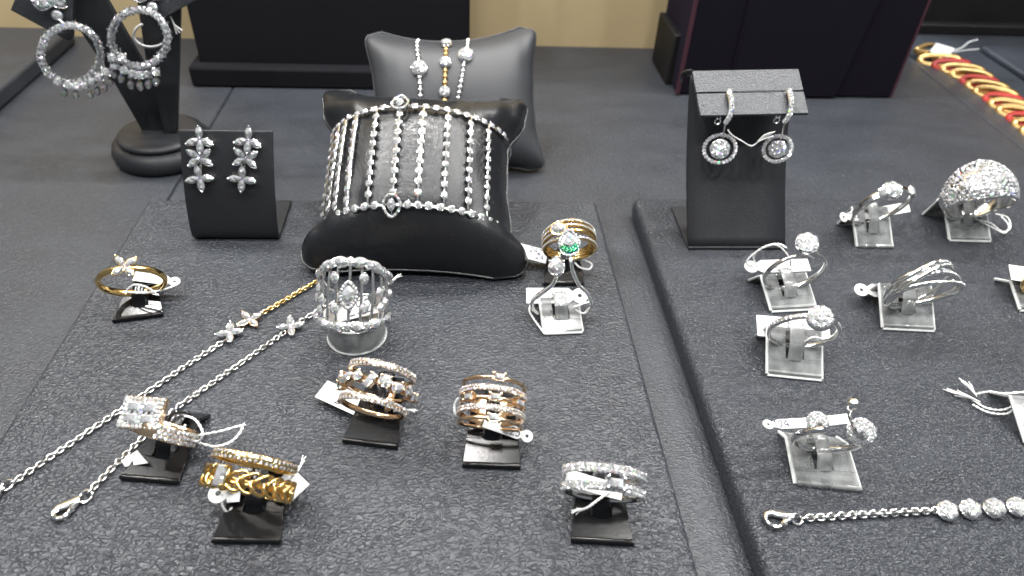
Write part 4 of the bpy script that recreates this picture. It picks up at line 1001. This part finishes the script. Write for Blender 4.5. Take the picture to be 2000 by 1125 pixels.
# red and gold curb chain
t = thing('curb_bracelet', 'thick matt gold curb chain with red enamel links at the back right', 'bracelet', tuple(P(1900, 160, ZB)))
def curb(m):
    b = MB(); pts = []
    for i in range(28):
        a = 2*PI*i/28; pts.append((1.08*math.copysign(abs(math.cos(a))**.8, math.cos(a)), .30*math.copysign(abs(math.sin(a))**.8, math.sin(a)), .16*math.sin(a)))
    return b.tube(pts, (.12, .21), 8, True, flat=V((0, 0, 1))).mesh('curb_link', m, 50)
cg, cr = curb('brushed_gold'), curb('enamel')   # broad flat links
A, B = P(1838, 118, ZB+.35), P(2004, 236, ZB+.35); d_ = (B-A); n_ = 16
pts_ = spline([P(1835, 117, ZB+.35), P(1880, 137, ZB+.35), P(1930, 172, ZB+.35), P(1985, 215, ZB+.35), P(2050, 270, ZB+.35)], 8)
acc = 0.; prev = pts_[0]; nxt = 0.; k = 0
for i in range(1, len(pts_)):
    seg = (pts_[i]-pts_[i-1]).length; dr = (pts_[i]-pts_[i-1]).normalized()
    while nxt <= acc+seg:
        p = pts_[i-1]+dr*(nxt-acc); o = piece(t, 'link', cr if k % 3 == 1 else cg, frame(p, dr, V((0, 0, 1)))@Rz(rad(34))@Rx(rad(16))@Ry(rad(-12))@Sc(.86 if k % 3 == 1 else 1., .95, .8 if k % 3 == 1 else 1.)); 
        if k % 3 == 1: o['label'] = 'red enamel link'
        nxt += .84; k += 1
    acc += seg
b = MB(); b.tube(spline([P(1790, 98, ZB+.5), P(1812, 88, ZB+.7), P(1835, 94, ZB+.6), P(1850, 108, ZB+.5), P(1835, 114, ZB+.4), P(1812, 105, ZB+.4)], 6, True), (.22, .16), 8, True).build('clasp', 'brushed_gold', t)
tag('small white paper tag tied on the red and gold chain', (1822, 93, ZB+.8), (1858, 104, ZB+.8), .75, facing(1840, 98, 0, .5), False, strings=[[(1860, 100, ZB+.8), (1880, 92, ZB+1.), (1893, 82, ZB+1.2), (1910, 77, ZB+1.3)], [(1862, 102, ZB+.6), (1885, 98, ZB+.5), (1912, 96, ZB+.4)]])
# ================================================================== EARRING STANDS
# curved stand with flower drop earrings
L0, R0_ = P(380, 464), P(547, 466); xl, xr_ = L0.x, R0_.x; y0 = 21.85
t = thing('earring_stand', 'curved black leatherette stand holding the flower drop earrings', 'earring stand', ((xl+xr_)/2, y0+1, 0))
prof = spline([V((0, 22.45, 4.02)), V((0, 22.05, 2.9)), V((0, 21.75, 1.7)), V((0, 21.65, .75)), V((0, 21.7, .22)), V((0, 21.95, .07)), V((0, 22.6, .07)), V((0, 24.2, .07))], 8)
cx = (xl+xr_)/2+.0
def cface(q): return prof[int(q*24)]
b = MB(); sh = [.28*(p.z/4) for p in prof]
b.grid(lambda u, v: (lambda p, s_: V((xl+(xr_-xl)*u+s_, p.y, p.z)))(prof[int(round(v*(len(prof)-1)))], sh[int(round(v*(len(prof)-1)))]), 6, len(prof)-1)
o = b.build('panel', 'stand_leather', t, smooth=60); m_ = o.modifiers.new('s', 'SOLIDIFY'); m_.thickness = .0013; m_.offset = 0; bb = o.modifiers.new('b', 'BEVEL'); bb.width = .0003; bb.segments = 2; bb.limit_method = 'ANGLE'
def on_c(u, v):
    best = None; d = ray(u, v)
    for i in range(0, 40):
        p = prof[min(i, len(prof)-1)]; q = Py(u, v, p.y); e = abs(q.z-p.z)
        if best is None or e < best[0]: best = (e, q, i)
    i = min(max(best[2], 1), len(prof)-2); tg = (prof[i+1]-prof[i-1]).normalized(); n = V((0, tg.z, -tg.y)); 
    if n.y > 0: n = -n
    return best[1], n
for lab, pts in (('left flower drop earring with three stacked diamond blossoms', [(394, 271, 0), (394, 306, 1), (394, 345, 0)]), ('right flower drop earring with three stacked blossoms, hanging slightly askew', [(488, 272, 0), (483, 307, 1), (476, 346, 0)])):
    q, n = on_c(pts[1][0], pts[1][1]); e = thing('drop_earring', lab, 'earring', tuple(on_c(pts[2][0], pts[2][1]+20)[0]), 'flower drop earrings on the curved stand')
    for k, (u, v, dg) in enumerate(pts):
        q, n = on_c(u, v); rr_ = .45
        pet = (90, 200, 270, -20) if not dg else (35, 145, 215, 325)
        if k == 2: pet = (92, 185, 270, -5)
        flower(e, frame(q+n*.2, RT, n+CAMN(q)*.8)@Rz(rad((-3, 0, 4)[k] if u < 440 else -10)), rr_, 'silver', pet)
    MB().tube([on_c(u, v)[0]+on_c(u, v)[1]*.12 for u, v, _ in pts], .05, 6).build('link_bar', 'silver', e)
# folded stand with halo drop earrings
bl, br = P(1345, 490), P(1530, 482); W_ = br.x-bl.x; yb = 21.1
t = thing('earring_stand', 'tall black leatherette stand with a folded top flap at right, coloured as lit from above', 'earring stand', ((bl.x+br.x)/2, yb+1.2, 0))
TLp, TRp = Pw(1352, 138, 24.8), Pw(1560, 134, 24.8); FLp, FRp = Pw(1368, 226, 24.3), Pw(1580, 221, 24.3)
th_ = V((0, .12, 0))
f1 = MB(); f1.grid(lambda u, v: V((bl.x+W_*u, yb, .06)).lerp(V((TLp.x+(TRp.x-TLp.x)*u, TLp.y+.05, TLp.z-.1)), v)+V((0, .35*math.sin(v*PI)*(1), 0)), 4, 16)
o = f1.build('front_panel', 'stand_leather', t, smooth=60); m_ = o.modifiers.new('s', 'SOLIDIFY'); m_.thickness = .0014; m_.offset = -1
f2 = MB().box(bl.x-.02, br.x+.02, yb-.02, 23.9, .005, .13); f2.build('foot', 'stand_leather', t, bevel=.03)
nfl = (TRp-TLp).cross(FLp-TLp).normalized()
if nfl.z < 0: nfl = -nfl
# flap in three pieces so that the two slits are open cuts
def fl(u, v): return TLp.lerp(TRp, u).lerp(FLp.lerp(FRp, u), v)
flp = MB(); vs_ = .5; g = .012
flp.slab([fl(0, 0), fl(1, 0), fl(1, vs_-g), fl(0, vs_-g)][::-1], -nfl*.14); 
flp.slab([fl(.30, vs_-g), fl(.84, vs_-g), fl(.84, vs_+g), fl(.30, vs_+g)][::-1], -nfl*.14); flp.slab([fl(0, vs_+g), fl(1, vs_+g), fl(1, 1), fl(0, 1)][::-1], -nfl*.14)
flp.build('top_flap', 'flap_leather', t, bevel=.02)
MB().tube(spline([TLp+V((.02, .05, -.02)), TLp+V((-.12, .25, -.12)), TLp+V((-.2, .45, -.35)), TLp+V((-.16, .4, -.6))], 5), .05, 6).build('torn_edge', 'stand_leather', t)
MB().slab([TLp-nfl*.02, TRp-nfl*.02, TRp+V((0, .35, -.25)), TLp+V((-.1, .35, -.25))], V((0, 0, -.12))).build('back_fold', 'stand_leather', t, bevel=.02)
for lab, (hx_, hy_), hk, (cx_, cy_), rx in (('left halo drop earring hanging from the folded stand flap', (1424, 178), (1417, 240), (1406, 291), 32), ('right halo drop earring, turned sideways, on the folded stand flap', (1541, 176), (1532, 238), (1519, 291), 29)):
    top = Ppl(hx_, hy_, TLp+nfl*.1, nfl); bot = Py(hk[0], hk[1], top.y-.9+.25); cen = Py(cx_, cy_, top.y-.55)
    e = thing('halo_earring', lab, 'earring', tuple(cen-V((0, 0, .7))), 'halo drop earrings on the folded stand')
    arc = spline([top, top.lerp(bot, .3)+V((.05, -.2, .06)), top.lerp(bot, .72)+V((.06, -.18, .05)), bot], 10)
    hb = MB().tube(arc, (.11, .07), 8, flat=V((1, 0, 0))).build('hoop', 'silver', e); c = MB()
    for i in range(1, len(arc)-1, 2):
        d_ = (arc[i+1]-arc[i-1]).normalized(); n_ = (CAMN(arc[i])*.6+V((0, -.5, .3))); c.gem('chip', frame(arc[i]+n_.normalized()*.06, d_, n_)@Sc(.095)@jit())
    c.build('hoop_stones', 'pave', hb, smooth=0, kind='stuff')
    MB().tube([bot, bot.lerp(cen, .25)+V((0, 0, .05)), cen+V((0, 0, .42))], .04, 6).build('jump_link', 'silver', e)
    b = MB()
    pcl = bot+V((-.25, .1, 0))
    b.tube([pcl+V((.1*math.cos(a), 0, .1*math.sin(a))) for a in [2*PI*k/14 for k in range(14)]], .03, 6, True); b.tube([pcl+V((-.05, 0, .1)), pcl+V((-.05, 0, .3))], .03, 6); b.tube([pcl+V((.07, 0, .1)), pcl+V((.07, 0, .3))], .03, 6)
    b.build('lever_back', 'silver', e)
    n_ = (CAMN(cen)+V((0 if cx_ < 1450 else -.35, 0, 0))).normalized(); Mx = frame(cen, V((1, 0, .15 if cx_ < 1450 else .35)), n_)@(M4() if cx_ < 1450 else M4())
    rr_ = rx/pxcm(cen)*.93
    b = MB(); b.tube([Mx@V((rr_*math.cos(a), rr_*math.sin(a)*.9, 0)) for a in [2*PI*k/40 for k in range(40)]], (.08, .06), 8, True); h = b.build('halo', 'silver', e); c = MB()
    for k in range(26): a = 2*PI*k/26; c.gem('chip', Mx@T(rr_*math.cos(a), rr_*.9*math.sin(a), .06)@Sc(.08)@jit())
    c.build('halo_stones', 'pave', h, smooth=0, kind='stuff')
    hd = cluster(e, cen+n_*.03, n_, rr_*.76, 'silver', (1, 7), 'cluster', dome=.2)
th = thing('tie_thread', 'white knotted thread joining the two halo drop earrings', 'thread', tuple(Py(1470, 285, 21.2)))
pp = spline([Py(u, v, 21.25) for u, v in ((1422, 254), (1430, 264), (1450, 276), (1468, 285), (1486, 274), (1510, 266))], 8)
b = MB()
for s_ in (0, 2.1, 4.2): b.tube([p+V((math.cos(i*.8+s_), .3, math.sin(i*.8+s_)))*.013 for i, p in enumerate(pp)], .014, 5)
for k in range(5): b.tube(spline([Py(1476, 282, 21.2), Py(1484+k*2, 272-k*2, 21.15), Py(1506+k*2, 263-k*1.5, 21.2)], 5), .012, 4)
b.build('strands', 'thread', th)
# Y shaped stand with hoop earrings
t = thing('earring_stand', 'tall black forked stand on a round base holding the hoop earrings', 'earring stand', (-13.25, 29.6, ZB))
Mb = T(-13.25, 29.6, ZB)
MB().revolve([(1.95, 0), (2.12, .15), (2.18, .45), (2.08, .75), (1.9, .88), (1.72, .9)], 48, Mb).build('base', 'stand_leather', t, smooth=60)
MB().revolve([(1.6, .88), (1.78, .95), (1.82, 1.05), (1.76, 1.16), (1.5, 1.2)], 48, Mb).build('base_top', 'stand_leather', t, smooth=60)
yv = 29.6
def plate(name, px, y, dp, m): MB().slab([Py(u, v, y) for u, v in px], (0, dp, 0)).build(name, m, t, bevel=.03)
plate('fork_arm', [(100, -60), (180, -60), (209, 0), (286, 135), (332, 262), (282, 264), (258, 222), (210, 140), (156, 60)], yv+.02, .22, 'stand_leather')
plate('fork_arm', [(258, -60), (354, -60), (352, 14), (346, 258), (322, 262), (288, 140), (267, 0)], yv-.25, .24, 'stand_leather')
plate('shoulder', [(20, 20), (52, -60), (144, -60), (141, 74), (136, 80), (128, 78)], yv-.9, .25, 'flap_leather')
plate('shoulder', [(255, -60), (470, -60), (392, -4), (318, 37), (305, 32), (268, 2)], yv-.9, .25, 'flap_leather')
MB().box(-16.5, -11.6, 28.8, 29.9, 9.6, 10).build('crossbar', 'stand_leather', t, bevel=.05)
hoop_y = 28.3
cub = MB(); cub.box(-.62, .62, -.62, .62, -.6, .1); 
for sx in (-1, 1):
    for sy in (-1, 1): cub.box(sx*.78-.2, sx*.78+.2, sy*.78-.2, sy*.78+.2, -.6, .42)
cub_me = cub.mesh('prong_cup', 'silver', 0)
def hoop(label, cx_, cy_, rx_, ry_, ftop, tilt, dsts):
    e = thing('hoop_earring', label, 'earring', tuple(Py(cx_, cy_+ry_+50, hoop_y)), 'large hoop earrings with flower tops')
    nst = 34; sr = .15
    for i in range(nst):
        a = 2*PI*i/nst; q = Py(cx_+rx_*math.sin(a), cy_-ry_*math.cos(a), hoop_y+.25*math.sin(a)*tilt)
        Mx = frame(q, (Py(cx_+rx_*math.sin(a+.1), cy_-ry_*math.cos(a+.1), hoop_y)-q), CAMN(q)+V((random.uniform(-.2, .2), 0, random.uniform(-.1, .25))))
        cp = piece(e, 'prong_cup', cub_me, Mx@Sc(sr)); stone(e, 'round', Mx@T(0, 0, .05)@Sc(sr*.92)@jit(.15))
    ol = [Py(cx_+rx_*math.sin(a), cy_-ry_*math.cos(a), hoop_y+.12) for a in [2*PI*k/40 for k in range(40)]]
    MB().tube(ol, .05, 6, True).build('hoop', 'silver', e)
    for (u, v, kind, sz) in dsts:
        q = Py(u, v, hoop_y-.15-.1*random.random()); Mx = frame(q, -UP if kind == 'pear' else RT, CAMN(q)+V((random.uniform(-.25, .25), 0, random.uniform(-.1, .3))))
        if kind == 'pear': stone(e, 'pear', Mx@Rz(PI+random.uniform(-.2, .2))@Sc(sz, sz*.9, sz), 'drop_glass', 'drop_stone')
        else: piece(e, 'prong_cup', cub_me, Mx@Sc(sz)); stone(e, 'round', Mx@T(0, 0, .05)@Sc(sz*.95)@jit(.2))
    hang = MB()
    for (u, v, kind, sz) in dsts: q = Py(u, v, hoop_y-.05); hang.tube([q, q+V((0, .1, .35))], .03, 5)
    hang.build('hangers', 'silver', e)
    (fu, fv) = ftop; q = Py(fu, fv, hoop_y+.2)
    fl_ = MB(); Mx = frame(q, RT, CAMN(q))
    for a, L_ in ((28, .3), (100, .33), (165, .3)):
        Mp = Mx@Rz(rad(a))@T(.33, 0, 0); stone(e, 'pear', Mp@Rz(PI)@Sc(L_, L_*1.15, L_), name='petal_stone'); fl_.tube([Mp@V((-x*L_, y*L_*1.15, -.02)) for x, y in outline('pear', 20)], .035, 6, True); fl_.ball((L_, 0, .04), .06, 7, Mp)
    Mp = Mx@T(.08, -.32, 0); stone(e, 'round', Mp@Sc(.19)); fl_.revolve([(.12, -.15), (.2, -.02), (.2, .02)], 12, Mp); fl_.tube([Mp@V((0, -.1, -.05)), Py(cx_-rx_*.15, cy_-ry_, hoop_y)], .06, 6)
    fl_.build('flower_setting', 'silver', e)
    return e
gem('drop_glass', (.95, .93, .9), 2.2, .12, .25)
rg = lambda pts, k, s_: [(u, v, k, s_) for u, v in pts]
hoop('left hoop earring of diamonds with flower top and fringe of drops', 138, 106, 58, 56, (103, 12), 1,
     rg([(113, 160), (133, 165), (150, 168), (166, 168), (180, 160), (194, 150), (206, 140)], 'round', .17)+rg([(126, 181), (148, 185), (176, 186), (190, 178), (204, 172), (215, 160)], 'pear', .21))
hoop('right hoop earring of diamonds with flower top and fringe, a white thread behind', 272, 74, 55, 55, (290, -4), -1,
     rg([(219, 112), (238, 112), (224, 128), (243, 137), (258, 144), (272, 147), (287, 145), (304, 140)], 'round', .17)+rg([(222, 142), (238, 152), (256, 164), (273, 167), (290, 163), (305, 158)], 'pear', .22))
th = thing('tie_thread', 'white thread ring seen through the right hoop earring', 'thread', tuple(Py(290, 90, 29.0)))
b = MB()
for k in range(3): b.tube([Py(295+(33+k)*math.cos(a), 68+(23+k)*math.sin(a), 29.0+.04*k) for a in [rad(d) for d in range(-20, 250, 10)]], .035, 6)
b.build('strands', 'thread', th)
b = MB()
for u, v in ((345, 66), (351, 64), (356, 60)): b.tube([Py(333, 33, 29.0), Py(340, 48, 29.0), Py(u, v, 29.0)], .03, 5)
b.build('loose_ends', 'thread', th)
